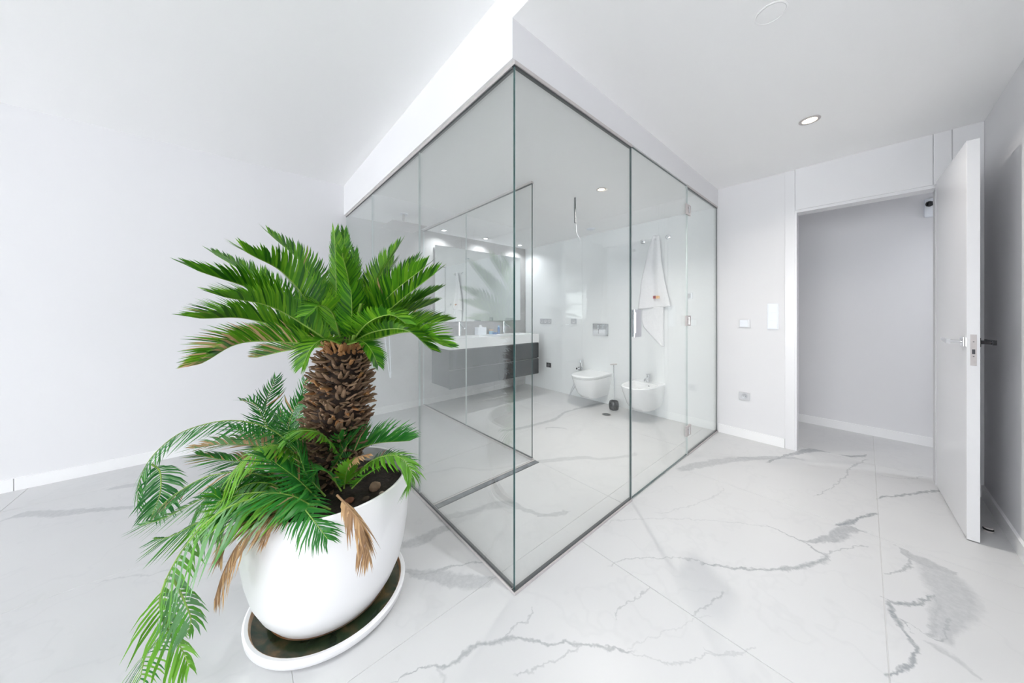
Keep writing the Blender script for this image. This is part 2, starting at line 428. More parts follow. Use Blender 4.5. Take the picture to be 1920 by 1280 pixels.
def rust_mat():
    m, nt, b = nmat('saucer_stain')
    b.inputs['Roughness'].default_value = .6
    tc = N(nt, 'ShaderNodeTexCoord'); nz = N(nt, 'ShaderNodeTexNoise'); nz.inputs['Scale'].default_value = 14; nz.inputs['Detail'].default_value = 6
    nt.links.new(tc.outputs['Object'], nz.inputs['Vector'])
    rp = N(nt, 'ShaderNodeValToRGB'); e = rp.color_ramp.elements
    e[0].position = .35; e[0].color = (.40, .20, .08, 1); e[1].position = .7; e[1].color = (.62, .52, .40, 1)
    nt.links.new(nz.outputs['Fac'], rp.inputs[0]); nt.links.new(rp.outputs[0], b.inputs['Base Color']); return m
M['rust'] = rust_mat()

# ================================================================== STRUCTURE
T = .12
# floor slab with tiles
fl = struct('floor', MB().box(RMX - .2, HX + .2, RMY - .2, WY + .2, -.16, -.0025), M['grout'])
XG = [-8.739, -7.471, -6.203, -4.935, -3.667, -2.399, -1.131, .137, 1.405, 2.673, 3.941, 5.2]
YG = [-6.111, -4.9, -3.689, -2.478, -1.267, -.056, 1.155, 2.366, 3.577, 4.788]
def clip(a, b, lo, hi): return max(a, lo), min(b, hi)
G = .0010
tile_cells = []
for i in range(len(XG) - 1):
    for j in range(len(YG) - 1):
        x0, x1 = clip(XG[i], XG[i+1], RMX, HX); y0, y1 = clip(YG[j], YG[j+1], RMY, WY)
        if x1 - x0 < .02 or y1 - y0 < .02: continue
        # cells reaching into the glass room are cut along the glass
        if x1 > GX and y1 > GY and x0 < WX:
            if x0 < GX and y0 < GY: tile_cells.append((x0, x1, y0, y1)); continue
            if x0 < GX: tile_cells.append((x0, GX, y0, y1))
            if y0 < GY: tile_cells.append((max(x0, GX), x1, y0, GY))
            if x1 > WX: tile_cells.append((WX, x1, max(y0, GY), y1))
        else: tile_cells.append((x0, x1, y0, y1))
# the outer row below the glass line keeps its own cut, so merge rule: tiles left of GX below GY were added above
for xs in ((GX, SX + .026), (SX + .026, 3.10), (3.10, WX)):
    for ys in ((GY, 1.155), (1.155, 1.795), (1.865, 2.366), (2.366, 3.577), (3.577, WY)):
        y0, y1 = ys
        if xs[0] > 1.5:
            if ys == (1.155, 1.795): y1 = 2.366
            elif ys == (1.865, 2.366): continue
        tile_cells.append((xs[0], xs[1], y0, y1))
for (x0, x1, y0, y1) in tile_cells:
    c = Vector(((x0 + x1) / 2, (y0 + y1) / 2, 0))
    mb = MB(); b_ = .0012
    def outline(e):
        if x0 < GX < x1 - .01 and y0 < GY < y1 - .01:      # the tile that goes round the glass corner
            return [(x0+e, y0+e), (x1-e, y0+e), (x1-e, GY-e), (GX-e, GY-e), (GX-e, y1-e), (x0+e, y1-e)]
        return [(x0+e, y0+e), (x1-e, y0+e), (x1-e, y1-e), (x0+e, y1-e)]
    mb.loft([[(*q, -.0025) for q in outline(G)], [(*q, -b_) for q in outline(G)], [(*q, 0) for q in outline(G + b_)]])
    me = mb.mesh('tile', [marble('marble_tile', x0, x1, y0, y1)], c)
    o = bpy.data.objects.new('tile', me); COL.objects.link(o); o.location = c; o.parent = fl

# left wall: plain white part and (inside the glass room) grey stone tiles
wl = struct('wall_left', MB().box(RMX - T, WX + T, WY, WY + T, -.01, 2.85), M['paint'])
xs = [GX + .006, 1.20, SX, 2.47, 3.08, WX - .012]; zs = [.002, .075, 1.24, ZT]
for i in range(len(xs) - 1):
    for j in range(3):
        MB().box(xs[i] + .001, xs[i+1] - .001, WY - .012, WY, zs[j] + .001, zs[j+1] - .001).build('tile', M['stone'], wl)
# far wall with the doorway
poly = [(RWY - T, -.01), (DY0, -.01), (DY0, DZ), (DY1, DZ), (DY1, -.01), (WY, -.01), (WY, 2.85), (RWY - T, 2.85)]
wf = struct('wall_far', MB().prism(poly, 'x', WX, WX + T), M['paint'])
ys = [GY + .006, 1.525, 2.735, WY - .012]; zs = [.002, 1.24, ZT]
for i in range(3):
    for j in range(2):
        MB().box(WX - .010, WX, ys[i] + .0006, ys[i+1] - .0006, zs[j] + .0006, zs[j+1] - .0006).build('tile', M['glossy_tile'], wf)
struct('wall_right', MB().box(BX, WX, RWY - T, RWY, -.01, 2.85), M['paint'])
struct('wall_corner', MB().box(BX, BX + T, RMY, RWY - T, -.01, 2.85), M['paint'])
struct('wall_hall', MB().box(HX, HX + T, -1.9, 2.2, -.01, 2.85), M['paint'])
struct('wall_hall_end', MB().box(WX + T, HX, 2.1, 2.1 + T, -.01, 2.85), M['paint'])
struct('wall_hall_start', MB().box(WX + T, HX, -1.9, -1.9 + T, -.01, 2.85), M['paint'])
struct('wall_hall_side', MB().box(WX, WX + T, -1.9, RWY - T, -.01, 2.85), M['paint'])
# ceilings
struct('ceiling', MB().box(RMX - T, BX, RMY - T, WY, ZL, ZL + .15), M['ceil'])
struct('ceiling_low', MB().box(BX, WX, RWY, BY, ZC, ZC + .3), M['ceil'])
cb_ = struct('ceiling_bathroom', MB().box(BX, WX, BY, WY, ZT, 2.85), [M['ceil'], M['paint']])
for p_ in cb_.data.polygons: p_.material_index = 0 if abs(p_.normal.z) > .5 else 1
struct('ceiling_hall', MB().box(WX + T, HX, -1.9, 2.1, 2.42, 2.6), M['ceil'])
# window walls
def window_wall(name, axis, c, lo, hi, opens):
    zb, zt = .02, 2.56
    poly = [(lo, -.01)]
    for a, b in opens: poly += [(a, -.01), (a, zt), (b, zt), (b, -.01)]
    poly += [(hi, -.01), (hi, 2.85), (lo, 2.85)]
    return struct(name, MB().prism(poly, axis, c - T, c), M['paint'])
WO = [(-4.9, -.9), (-.5, 3.2)]
WO2 = []
window_wall('wall_window', 'x', RMX, RMY - T, WY + T, WO)
window_wall('wall_back', 'y', RMY, RMX, BX + T, WO2)
wn = 0
def window(axis, c, a, b, panes):
    global wn; wn += 1
    zt = 2.56; fw = .05
    root = empty('window_%d' % wn, (c, (a + b) / 2, 0) if axis == 'x' else ((a + b) / 2, c, 0)); tag(root, kind='structure')
    def bx(u0, u1, z0, z1, d0, d1, name, mat):
        mb = MB()
        if axis == 'x': mb.box(c + d0, c + d1, u0, u1, z0, z1)
        else: mb.box(u0, u1, c + d0, c + d1, z0, z1)
        mb.build(name, mat, root)
    n = panes; st = (b - a) / n
    for i in range(n):
        u0, u1 = a + i * st, a + (i + 1) * st
        bx(u0, u0 + fw, 0, zt, -.09, -.04, 'window_stile', M['winframe']); bx(u1 - fw, u1, 0, zt, -.09, -.04, 'window_stile', M['winframe'])
        bx(u0 + fw, u1 - fw, 0, fw, -.09, -.04, 'window_rail', M['winframe']); bx(u0 + fw, u1 - fw, zt - fw, zt, -.09, -.04, 'window_rail', M['winframe'])
        bx(u0 + fw, u1 - fw, fw, zt - fw, -.068, -.062, 'pane', M['wglass'])
    la = bpy.data.lights.new('window_portal', 'AREA'); la.shape = 'RECTANGLE'; la.size = b - a; la.size_y = zt; la.cycles.is_portal = True
    lo = bpy.data.objects.new('window_portal', la); COL.objects.link(lo)
    if axis == 'x': lo.location = (c - .10, (a + b) / 2, zt / 2); lo.rotation_euler = (math.pi/2, 0, -math.pi/2)
    else: lo.location = ((a + b) / 2, c - .10, zt / 2); lo.rotation_euler = (math.pi/2, 0, 0)
    if axis == 'y': lo.rotation_euler = (-math.pi/2, 0, 0) if False else (math.pi/2, 0, math.pi)
window('x', RMX, *WO[0], 3); window('x', RMX, *WO[1], 3)

# baseboards
bh = .085
def bb(name, x0, x1, y0, y1): struct(name, MB().box(x0, x1, y0, y1, 0, bh), M['board'])
bb('baseboard_left', -1.188, BX + .004, WY - .013, WY)
bb('baseboard_left_end', RMX, -1.192, WY - .013, WY)
bb('baseboard_far', WX - .012, WX, .487, GY - .012)
bb('baseboard_right', BX + T, WX - .012, RWY, RWY + .013)
bb('baseboard_far_end', WX - .012, WX, RWY + .013, DY0 - .075)
bb('baseboard_hall', HX - .013, HX, -1.7, 2.1)
# door surround: architraves and the panel over the door, up to the ceiling
struct('trim_1', MB().box(WX - .010, WX, DY1 - .002, DY1 + .065, 0, ZC, bev=.0015), M['lacquer'])
struct('trim_2', MB().box(WX - .010, WX, DY0 + .012, DY1 - .005, DZ + .012, ZC, bev=.0015), M['lacquer'])
struct('trim_3', MB().box(WX - .010, WX, DY0 - .068, DY0 + .009, DZ + .012, ZC, bev=.0015), M['lacquer'])
struct('trim_4', MB().box(WX - .010, WX, RWY + .001, DY0 - .071, bh if False else 0.0, ZC, bev=.0015), M['lacquer'])
struct('trim_5', MB().box(WX - .004, WX + T, DY1 - .014, DY1 - .002, 0, DZ), M['lacquer'])
struct('trim_6', MB().box(WX - .004, WX + T, DY0, DY1 - .014, DZ - .012, DZ), M['lacquer'])

# ================================================================== GLASS ROOM
GT = .012
def pane(name, axis, c, a, b, z0, z1, label, cat='glass panel', group=None, ends=(0, 0)):
    # axis: normal of the pane; faces 0 clear, 1 dark green edge, 2 pale edge
    root = empty(name, (c + GT/2, (a + b)/2, 0) if axis == 'x' else ((a + b)/2, c + GT/2, 0), label, cat, group)
    mb = MB()
    if axis == 'x': mb.box(c, c + GT, a, b, z0, z1)
    else: mb.box(a, b, c, c + GT, z0, z1)
    o = mb.build('pane', [M['glassl'] if axis == 'x' and c < 1 else M['glass'], M['edge'], M['edgelight']], root)
    for p in o.data.polygons:
        n = p.normal; k = abs(n.x) if axis == 'x' else abs(n.y)
        if k < .5:
            s_ = n.y if axis == 'x' else n.x
            p.material_index = 1 if abs(n.z) > .5 else ((2 if ends[0] else 1) if s_ < 0 else (2 if ends[1] else 1))
    return root
def channel(root, axis, c, a, b, z0, z1):
    # slim metal U channel holding the glass, with a dark rubber gasket line
    mb = MB()
    if axis == 'x': mb.box(c - .008, c + GT + .008, a, b, z0, z1, bev=.001)
    else: mb.box(a, b, c - .008, c + GT + .008, z0, z1, bev=.001)
    o = mb.build('metal_channel', M['steel'], root)
    mb = MB(); g0, g1 = (z1, z1 + .003) if z0 < 1 else (z0 - .003, z0)
    if axis == 'x': mb.box(c - .003, c + GT + .003, a, b, g0, g1)
    else: mb.box(a, b, c - .003, c + GT + .003, g0, g1)
    mb.build('gasket', M['darksteel'], o)
Z0, Z1 = .012, ZT - .014
seg = [GY, 2.014, 3.018, WY - .013]
lab = ['tall glass panel meeting the front glass corner, reflecting the palm',
       'middle glass panel of the left glass wall behind the palm crown',
       'glass panel of the left glass wall next to the white wall']
for i in range(3):
    r = pane('glass_panel', 'x', GX, seg[i] + (.0 if i else .012), seg[i+1] - .003, Z0, Z1, lab[i], ends=(1, 1))
    ca = seg[i] if i else GY + GT + .0085
    channel(r, 'x', GX, ca, seg[i+1], .0005, .013); channel(r, 'x', GX, ca, seg[i+1], ZT - .018, ZT - .0005)
r = pane('glass_panel', 'y', GY, GX, 1.958, Z0, Z1, 'wide glass panel right of the front glass corner, beside the glass door')
channel(r, 'y', GY, GX - .008, 1.958, .0005, .013); channel(r, 'y', GY, GX - .008, 1.958, ZT - .018, ZT - .0005)
r = pane('glass_panel', 'y', GY, 2.953, WX - .011, Z0, Z1, 'narrow fixed glass panel between the glass door and the doorway wall', ends=(1, 0))
channel(r, 'y', GY, 2.953, WX - .012, .0005, .013); channel(r, 'y', GY, 2.953, WX - .012, ZT - .018, ZT - .0005)
seam = MB().tube([(WX - .014, GY + .005, .02), (WX - .014, GY + .005, ZT - .02)], .004, 6).build('seal', M['darksteel'], r)
# hinged glass door
gd = pane('glass_door', 'y', GY, 1.964, 2.947, .010, ZT - .006, 'frameless hinged glass door with chrome handle and three hinges', 'glass door', ends=(0, 1))
MB().box(1.959, 1.9645, GY - .001, GY + GT + .001, .010, ZT - .02).build('door_seal', M['greyplastic'], gd)
for py in (394, 601, 806):
    h = PY(1289, py, GY).z
    mb = MB().box(2.950 - .055, 2.950 - .003, GY - .012, GY - .0005, h - .045, h + .045, bev=.002).build('hinge', M['steel'], gd)
    MB().box(2.950 - .001, 2.950 + .048, GY - .012, GY - .0005, h - .045, h + .045, bev=.002).build('hinge_plate', M['steel'], mb)
    MB().tube([(2.949, GY - .014, h - .03), (2.949, GY - .014, h + .03)], .005, 8).build('hinge_pin', M['chrome'], mb)
    for u in (2.93, 2.968):
        MB().tube([(u, GY - .0135, h + .012), (u, GY - .0115, h + .012)], .004, 8).build('screw', M['darksteel'], mb)
# handle: polished rectangular bar on the door
a = PY(1188, 580, GY); b = PY(1201, 631, GY)
hz0, hz1 = b.z, a.z
HA, HB = a.x, b.x
hd = MB().box(HA, HB, GY - .0075, GY - .0005, hz0, hz1, bev=.002).build('handle', M['chrome'], gd)
MB().box(HA + .012, HB - .02, GY - .0095, GY - .0078, hz0 + .03, hz1 - .02, bev=.0006).build('finger_pull', M['chrome'], hd)
MB().box(HA, HB, GY + GT + .0005, GY + GT + .0075, hz0, hz1, bev=.002).build('inner_handle', M['chrome'], gd)
# shower screen
for (a, b, l, e) in ((SY0, 2.889, 'front glass panel of the shower screen ending at the floor drain', (0, 1)),
                  (2.889, WY - .013, 'rear glass panel of the shower screen against the grey tiles', (1, 1))):
    r = pane('shower_screen_panel', 'x', SX, a + .001, b - .002, Z0, Z1, l, ends=e)
    channel(r, 'x', SX, a, b, .0005, .014); channel(r, 'x', SX, a, b, ZT - .018, ZT - .0005)
# linear drain
dr = empty('linear_drain', (1.39, 1.83, 0), 'long dark grey steel channel drain across the shower floor', 'drain')
MB().box(GX + .02, SX + .02, 1.797, 1.863, -.0024, .0006).build('drain_frame', M['darksteel'], dr)
MB().box(GX + .025, SX + .015, 1.803, 1.838, .0007, .0016, bev=.0004).build('drain_cover', plain('worn_steel', (.25, .26, .28), .35, .8, var=.4, scale=14), dr)
MB().box(GX + .025, SX + .015, 1.844, 1.858, .0007, .0022).build('drain_lip', M['steel'], dr)
# round floor drain
c = PF(1137, 777)
d = empty('floor_drain', (c.x, c.y, 0), 'round dark metal floor drain near the toilet brush', 'drain')
MB().lathe(c, [(.06, .0002), (.06, .002), (.054, .0035), (.05, .0025)], 28, cap1=True).build('drain_ring', M['steel'], d, smooth=True)
MB().lathe(c, [(.049, .0026), (.049, .0032), (.03, .0036)], 28).build('drain_grate', M['darksteel'], d, smooth=True)

# rain shower
c = Vector((1.39, 3.435, ZT))
s = empty('rain_shower', c, 'square ceiling-mounted rain shower head over the shower', 'shower head')
MB().lathe(c, [(.045, -.0005), (.045, -.008), (.012, -.010)], 24).build('ceiling_rose', M['plastic'], s, smooth=True)
MB().tube([(c.x, c.y, ZT - .009), (c.x, c.y, ZT - .142)], .012, 14).build('shower_arm', M['steel'], s, smooth=True)
MB().box(c.x - .19, c.x + .19, c.y - .19, c.y + .19, ZT - .152, ZT - .142, bev=.002).build('shower_plate', M['steel'], s)
# hand shower hose and bar behind the palm
hx = empty('hand_shower', (1.32, WY - .05, 1.0), 'slim hand shower with a white hose on the shower wall', 'hand shower')
MB().box(1.16, 1.46, WY - .07, WY - .013, 1.06, 1.10, bev=.006).build('mixer_bar', M['chrome'], hx)
MB().tube([(1.40, WY - .035, 1.12), (1.40, WY - .045, 1.40)], .011, 10).build('handset', M['chrome'], hx, smooth=True)
pts = [Vector((1.33, WY - .04, 1.06)) + Vector((.05 * math.sin(t * math.pi) + (.06 * t), -.01, -.62 * math.sin(t * math.pi))) for t in [i / 24 for i in range(25)]]
MB().tube(pts, .007, 8).build('hose', M['plastic'], hx, smooth=True)

# ------------------------------------------------------------------ vanity
VX0, VX1, VY0 = 1.985, 3.60, 3.45; VB = WY - .013
va = empty('vanity_cabinet', ((VX0 + VX1) / 2, VB, .28), 'dark anthracite wall-hung double vanity cabinet with two drawer rows', 'cabinet')
MB().box(VX0 + .004, VX1 - .004, VY0 + .024, VB, .285, .779).build('cabinet_body', M['vanity'], va)
xm = (VX0 + VX1) / 2
for (x0, x1) in ((VX0, xm - .002), (xm + .002, VX1)):
    for (z0, z1) in ((.280, .515), (.537, .765)):
        dro = MB().box(x0, x1, VY0, VY0 + .022, z0, z1, bev=.0015).build('drawer_front', M['vanity'], va)
        MB().box(x0 + .004, x1 - .004, VY0 + .004, VY0 + .022, z1 + .0005, z1 + .008).build('grip_rail', M['darksteel'], dro)
# counter with two basins
cz0, cz1, cb = .780, .912, .835
cxs = [VX0 - .004, VX0 + .07, xm - .09, xm + .09, VX1 - .07, VX1 + .004]; cys = [VY0 - .004, VY0 + .045, VB - .11, VB]
mb = MB()
for i in range(5):
    for j in range(3):
        z = cb if (j == 1 and i in (1, 3)) else cz1
        mb.add([(cxs[i], cys[j], z), (cxs[i+1], cys[j], z), (cxs[i+1], cys[j+1], z), (cxs[i], cys[j+1], z)], [(0, 1, 2, 3)])
for i in (1, 3):
    x0, x1, y0, y1 = cxs[i], cxs[i+1], cys[1], cys[2]
    for (p, q) in (((x0,y0),(x1,y0)), ((x1,y0),(x1,y1)), ((x1,y1),(x0,y1)), ((x0,y1),(x0,y0))):
        mb.add([(*p, cz1), (*q, cz1), (*q, cb), (*p, cb)], [(0, 1, 2, 3)])
x0, x1, y0, y1 = cxs[0], cxs[-1], cys[0], cys[-1]
for (p, q) in (((x0,y0),(x1,y0)), ((x1,y0),(x1,y1)), ((x1,y1),(x0,y1)), ((x0,y1),(x0,y0))):
    mb.add([(*p, cz0), (*q, cz0), (*q, cz1), (*p, cz1)], [(0, 1, 2, 3)])
mb.add([(x0,y0,cz0),(x0,y1,cz0),(x1,y1,cz0),(x1,y0,cz0)], [(0,1,2,3)])
ct = empty('basin_counter', ((x0+x1)/2, VB, cz0), 'thick white double basin counter on the dark vanity cabinet', 'washbasin')
co = mb.build('countertop', M['counter'], ct)
bm = bmesh.new(); bm.from_mesh(co.data); bmesh.ops.remove_doubles(bm, verts=bm.verts[:], dist=1e-5); bmesh.ops.recalc_face_normals(bm, faces=bm.faces[:]); bm.to_mesh(co.data); bm.free()
for i in (1, 3):
    cxm = (cxs[i] + cxs[i+1]) / 2; cym = cys[1] + .12
    MB().lathe((cxm, cym, cb), [(.024, .0003), (.024, .003), (.018, .004)], 20).build('basin_drain', M['chrome'], ct, smooth=True)
# taps
for i, (px, l) in enumerate(((862, 'chrome basin tap nearer the shower screen, left on the counter'), (945, 'chrome basin tap at the right of the counter by the blue bottle'))):
    q = PY(px, 620, VB - .07)
    t = empty('basin_tap', (q.x, q.y, cz1), l, 'tap')
    MB().tube([(q.x, q.y, cz1 + .0003), (q.x, q.y, cz1 + .20)], [.021, .018], 16).build('tap_body', M['chrome'], t, smooth=True)
    MB().tube([(q.x, q.y - .012, cz1 + .165), (q.x, q.y - .13, cz1 + .115)], [.014, .011], 12).build('spout', M['chrome'], t, smooth=True)
    MB().box(q.x - .006, q.x + .006, q.y - .06, q.y + .012, cz1 + .2003, cz1 + .211, bev=.002).build('tap_lever', M['chrome'], t)
# things on the counter
q = PY(901, 618, VB - .055)
t = empty('tissue_box', (q.x, q.y, cz1), 'white square tissue box standing on the basin counter', 'box')
MB().box(q.x - .075, q.x + .075, q.y - .05, q.y + .05, cz1 + .0005, cz1 + .115, bev=.004).build('box_body', M['plastic'], t)
MB().loft([[(q.x + dx, q.y + dy, cz1 + .1153) for dx, dy in ((-.03,-.01),(.03,-.012),(.03,.012),(-.03,.01))],
           [(q.x + dx, q.y + dy, cz1 + .15) for dx, dy in ((-.022,-.004),(.012,-.002),(.014,.006),(-.02,.004))]]).build('tissue', M['towel'], t)
q = PY(921, 618, VB - .05)
t = empty('cream_jar', (q.x, q.y, cz1), 'pale blue jar with wooden lid beside the tissue box', 'jar')
MB().lathe((q.x, q.y, cz1), [(.036, .0005), (.038, .01), (.038, .045), (.034, .05)], 24).build('jar_body', M['bluelight'], t, smooth=True)
MB().lathe((q.x, q.y, cz1), [(.037, .0505), (.037, .072), (.034, .076)], 24).build('lid', M['wood'], t, smooth=True)
q = PY(928, 622, VB - .11)
t = empty('soap_dish', (q.x, q.y, cz1), 'low blue dish in front of the pale jar on the counter', 'dish')
MB().lathe((q.x, q.y, cz1), [(.03, .0005), (.044, .022), (.046, .03), (.041, .03), (.028, .008)], 24).build('dish_body', M['blue'], t, smooth=True)
MB().lathe((q.x, q.y, cz1), [(.0275, .0085), (.033, .018), (.022, .026), (.004, .028)], 20).build('soap', M['bluelight'], t, smooth=True)
q = PY(935, 615, VB - .055)
t = empty('blue_bottle', (q.x, q.y, cz1), 'slim blue toiletry bottle beside the right basin tap', 'bottle')
MB().lathe((q.x, q.y, cz1), [(.018, .0005), (.020, .008), (.020, .09), (.015, .105)], 20).build('bottle_body', M['blue'], t, smooth=True)
MB().lathe((q.x, q.y, cz1), [(.0155, .1055), (.0155, .13), (.013, .133)], 20).build('cap', M['bluelight'], t, smooth=True)
# mirror, backlit
MX0, MX1, MZ0, MZ1 = 2.02, 3.62, 1.12, 2.185
mi = empty('wall_mirror', ((MX0 + MX1)/2, VB + .001, MZ0), 'wide backlit rectangular mirror above the double basin counter', 'mirror')
MB().box(MX0, MX1, VB - .034, VB - .028, MZ0, MZ1).build('mirror_glass', M['mirror'], mi)
MB().box(MX0 + .07, MX1 - .07, VB - .027, VB, MZ0 + .07, MZ1 - .07).build('back_frame', M['steel'], mi)
e_ = .055
for (x0, x1, z0, z1) in ((MX0 + e_, MX1 - e_, MZ1 - .068, MZ1 - e_), (MX0 + e_, MX1 - e_, MZ0 + e_, MZ0 + .068)):
    MB().box(x0, x1, VB - .024, VB - .012, z0, z1).build('light_strip', M['strip'], mi)

# ------------------------------------------------------------------ toilet, bidet
def dshape(Y, L, W, z, n=36, xw=WX - .011):
    pts = []
    fl_ = .42 * L
    pts.append((xw, Y - W/2 * .96, z))
    for k in range(n + 1):
        a = -math.pi/2 + math.pi * k / n
        ca, sa = math.cos(a), math.sin(a)
        e = .82
        pts.append((xw - fl_ - (L - fl_) * (abs(ca) ** e), Y + W/2 * math.copysign(abs(sa) ** e, sa), z))
    pts.append((xw, Y + W/2 * .96, z))
    return pts
TY, BYD = 2.435, 1.725
to = empty('toilet', (WX - .011, TY, .1), 'white wall-hung toilet with closed lid under the flush plate', 'toilet')
MB().loft([dshape(TY, .30, .20, .125), dshape(TY, .36, .25, .13), dshape(TY, .44, .30, .20), dshape(TY, .50, .35, .33), dshape(TY, .52, .365, .385), dshape(TY, .52, .365, .395)]).build('bowl', M['ceramic'], to, smooth=True)
MB().loft([dshape(TY, .522, .367, .3985), dshape(TY, .526, .371, .402), dshape(TY, .526, .371, .410)]).build('seat', M['ceramic'], to, smooth=True)
MB().loft([dshape(TY, .528, .373, .4125), dshape(TY, .532, .377, .416), dshape(TY, .532, .377, .428), dshape(TY, .520, .367, .436)]).build('lid', M['ceramic'], to, smooth=True)
bi = empty('bidet', (WX - .011, BYD, .1), 'white wall-hung bidet with chrome tap below the towel', 'bidet')
def inner(L, W, z): return dshape(BYD, L, W, z, xw=WX - .011 - .12)
MB().loft([dshape(BYD, .30, .20, .125), dshape(BYD, .36, .25, .13), dshape(BYD, .44, .30, .20), dshape(BYD, .51, .35, .34), dshape(BYD, .53, .365, .395), dshape(BYD, .53, .365, .408), dshape(BYD, .522, .357, .413),
           inner(.385, .305, .413), inner(.375, .295, .405), inner(.33, .25, .34), inner(.22, .14, .29)]).build('bowl', M['ceramic'], bi, smooth=True)
xb = WX - .075
MB().tube([(xb, BYD, .4135), (xb, BYD, .50)], [.023, .021], 16).build('tap_body', M['chrome'], bi, smooth=True)
MB().tube([(xb - .012, BYD, .475), (xb - .085, BYD, .455), (xb - .095, BYD, .435)], [.013, .012, .012], 12).build('spout', M['chrome'], bi, smooth=True)
MB().box(xb - .03, xb + .045, BYD - .018, BYD + .018, .5005, .512, bev=.003).build('tap_lever', M['chrome'], bi)
MB().tube([(xb - .0465, BYD - .03, .375), (xb - .056, BYD - .03, .372)], .010, 14).build('overflow_ring', M['black'], bi, smooth=True)
# bidet spray by the toilet
q = PX(1088, 690, WX - .012)
sp = empty('bidet_spray', (WX - .011, q.y, q.z), 'chrome hand spray with grey hose on the wall left of the toilet', 'hand spray')
zz = q.z
MB().tube([(WX - .0115, q.y, zz), (WX - .05, q.y, zz)], .022, 16).build('wall_valve', M['chrome'], sp, smooth=True)
MB().tube([(WX - .0505, q.y, zz), (WX - .10, q.y, zz + .004)], [.010, .014], 12).build('valve_knob', M['chrome'], sp, smooth=True)
MB().tube([(WX - .045, q.y - .05, zz - .085), (WX - .045, q.y - .05, zz + .10)], [.010, .013], 12).build('spray_handle', M['chrome'], sp, smooth=True)
MB().tube([(WX - .040, q.y - .05, zz + .102), (WX - .085, q.y - .05, zz + .115)], [.016, .022], 12).build('spray_head', M['chrome'], sp, smooth=True)
pts = []
for k in range(31):
    t = k / 30
    pts.append(Vector((WX - .045 - .10 * math.sin(math.pi * t), q.y - .05 + .05 * t + .16 * math.sin(math.pi * t) * (1 - .35 * t), zz - .087 - .36 * math.sin(math.pi * t) + .06 * t)))
MB().tube(pts, .0055, 8).build('hose', M['hose'], sp, smooth=True)
# flush plate
p0 = PX(1112, 606, WX - .011); p1 = PX(1141, 630, WX - .011)
fp = empty('flush_plate', (WX - .0105, (p0.y + p1.y)/2, p1.z), 'chrome rectangular flush plate on the wall above the toilet', 'flush plate')
z0, z1 = p1.z, p0.z; ya, yb = p1.y, p0.y
MB().box(WX - .020, WX - .0105, ya, yb, z0, z1, bev=.003).build('plate', M['chrome'], fp)
MB().box(WX - .027, WX - .0205, ya + .02, ya + .02 + (yb - ya - .045) * .62, z0 + .025, z1 - .02, bev=.002).build('large_button', M['chrome'], fp)
MB().box(WX - .027, WX - .0205, ya + .025 + (yb - ya - .045) * .62, yb - .02, z0 + .025, z1 - .02, bev=.002).build('small_button', M['chrome'], fp)
# toilet brush
c = PF(1151, 768)
br = empty('toilet_brush', (c.x, c.y, 0), 'toilet brush in a rounded black holder with tall chrome T-handle', 'toilet brush')
MB().lathe((c.x, c.y, 0), [(.040, .0005), (.055, .01), (.063, .045), (.063, .075), (.054, .112), (.045, .118), (.040, .112), (.035, .10)], 32).build('holder', plain('black_ceramic', (.012, .014, .018), .15, var=.1), br, smooth=True)
MB().tube([(c.x, c.y, .101), (c.x, c.y, .58)], .008, 10).build('rod', M['chrome'], br, smooth=True)
MB().tube([(c.x - .035, c.y + .03, .584), (c.x + .03, c.y - .026, .588)], .008, 10).build('crossbar', M['steel'], br, smooth=True)

# sockets and switches
def plate(name, X, px0, py0, px1, py1, label, cat, mat, kind, n=1, mat2=None, group=None):
    p0 = PX(px0, py0, X); p1 = PX(px1, py1, X)
    y0, y1 = min(p0.y, p1.y), max(p0.y, p1.y); z0, z1 = min(p0.z, p1.z), max(p0.z, p1.z)
    r = empty(name, (X, (y0 + y1)/2, (z0 + z1)/2), label, cat, group)
    MB().box(X - .009, X - .0004, y0, y1, z0, z1, bev=.002).build('frame', mat, r)
    for k in range(n):
        if kind == 'switch':
            a, b = z0 + .006 + (z1 - z0 - .012) * k / n, z0 + .006 + (z1 - z0 - .012) * (k + 1) / n
            MB().box(X - .013, X - .0094, y0 + .008, y1 - .008, a + .001, b - .001, bev=.001).build('rocker', mat2 or mat, r)
        elif kind == 'switch_h':
            a, b = y0 + .006, y1 - .006
            MB().box(X - .013, X - .0094, a + .012, b - .004, z0 + .008, z1 - .008, bev=.001).build('rocker', mat2 or mat, r)
        else:
            w_ = (y1 - y0) / n; yc = y1 - w_ * (k + .5); zc = (z0 + z1) / 2
            rr = min(w_, z1 - z0) * .33
            ring = [[(X - d_, yc + r_ * math.cos(2*math.pi*j/24), zc + r_ * math.sin(2*math.pi*j/24)) for j in range(24)] for r_, d_ in ((rr, .0094), (rr, .0105), (rr * .86, .0105), (rr * .8, .0096))]
            so = MB().loft(ring).build('socket_well', mat2 or mat, r, smooth=True)
            for s_ in (-1, 1):
                MB().tube([(X - .0097, yc + s_ * rr * .4, zc), (X - .0108, yc + s_ * rr * .4, zc)], rr * .13, 8).build('pin_hole', M['socketblack'], so)
    return r
XT = WX - .0105
plate('socket_strip', XT, 1013, 597, 1034, 607, 'long grey triple socket plate on the toilet wall beside the vanity', 'socket', M['greyplastic'], 'socket', 3, M['silverplastic'])
plate('wall_socket', XT, 1071, 597, 1081.5, 607.5, 'square grey single socket between socket strip and flush plate', 'socket', M['greyplastic'], 'socket', 1, M['silverplastic'])
plate('wall_socket', XT, 1025, 679, 1033.5, 689, 'small black socket low on the toilet wall right of the vanity', 'socket', M['black'], 'socket', 1, M['socketblack'])
plate('thermostat', XT, 1287, 549, 1299, 560, 'small white thermostat with grey display near the glass door hinges', 'thermostat', M['plastic'], 'switch_h', 1, M['greyplastic'])
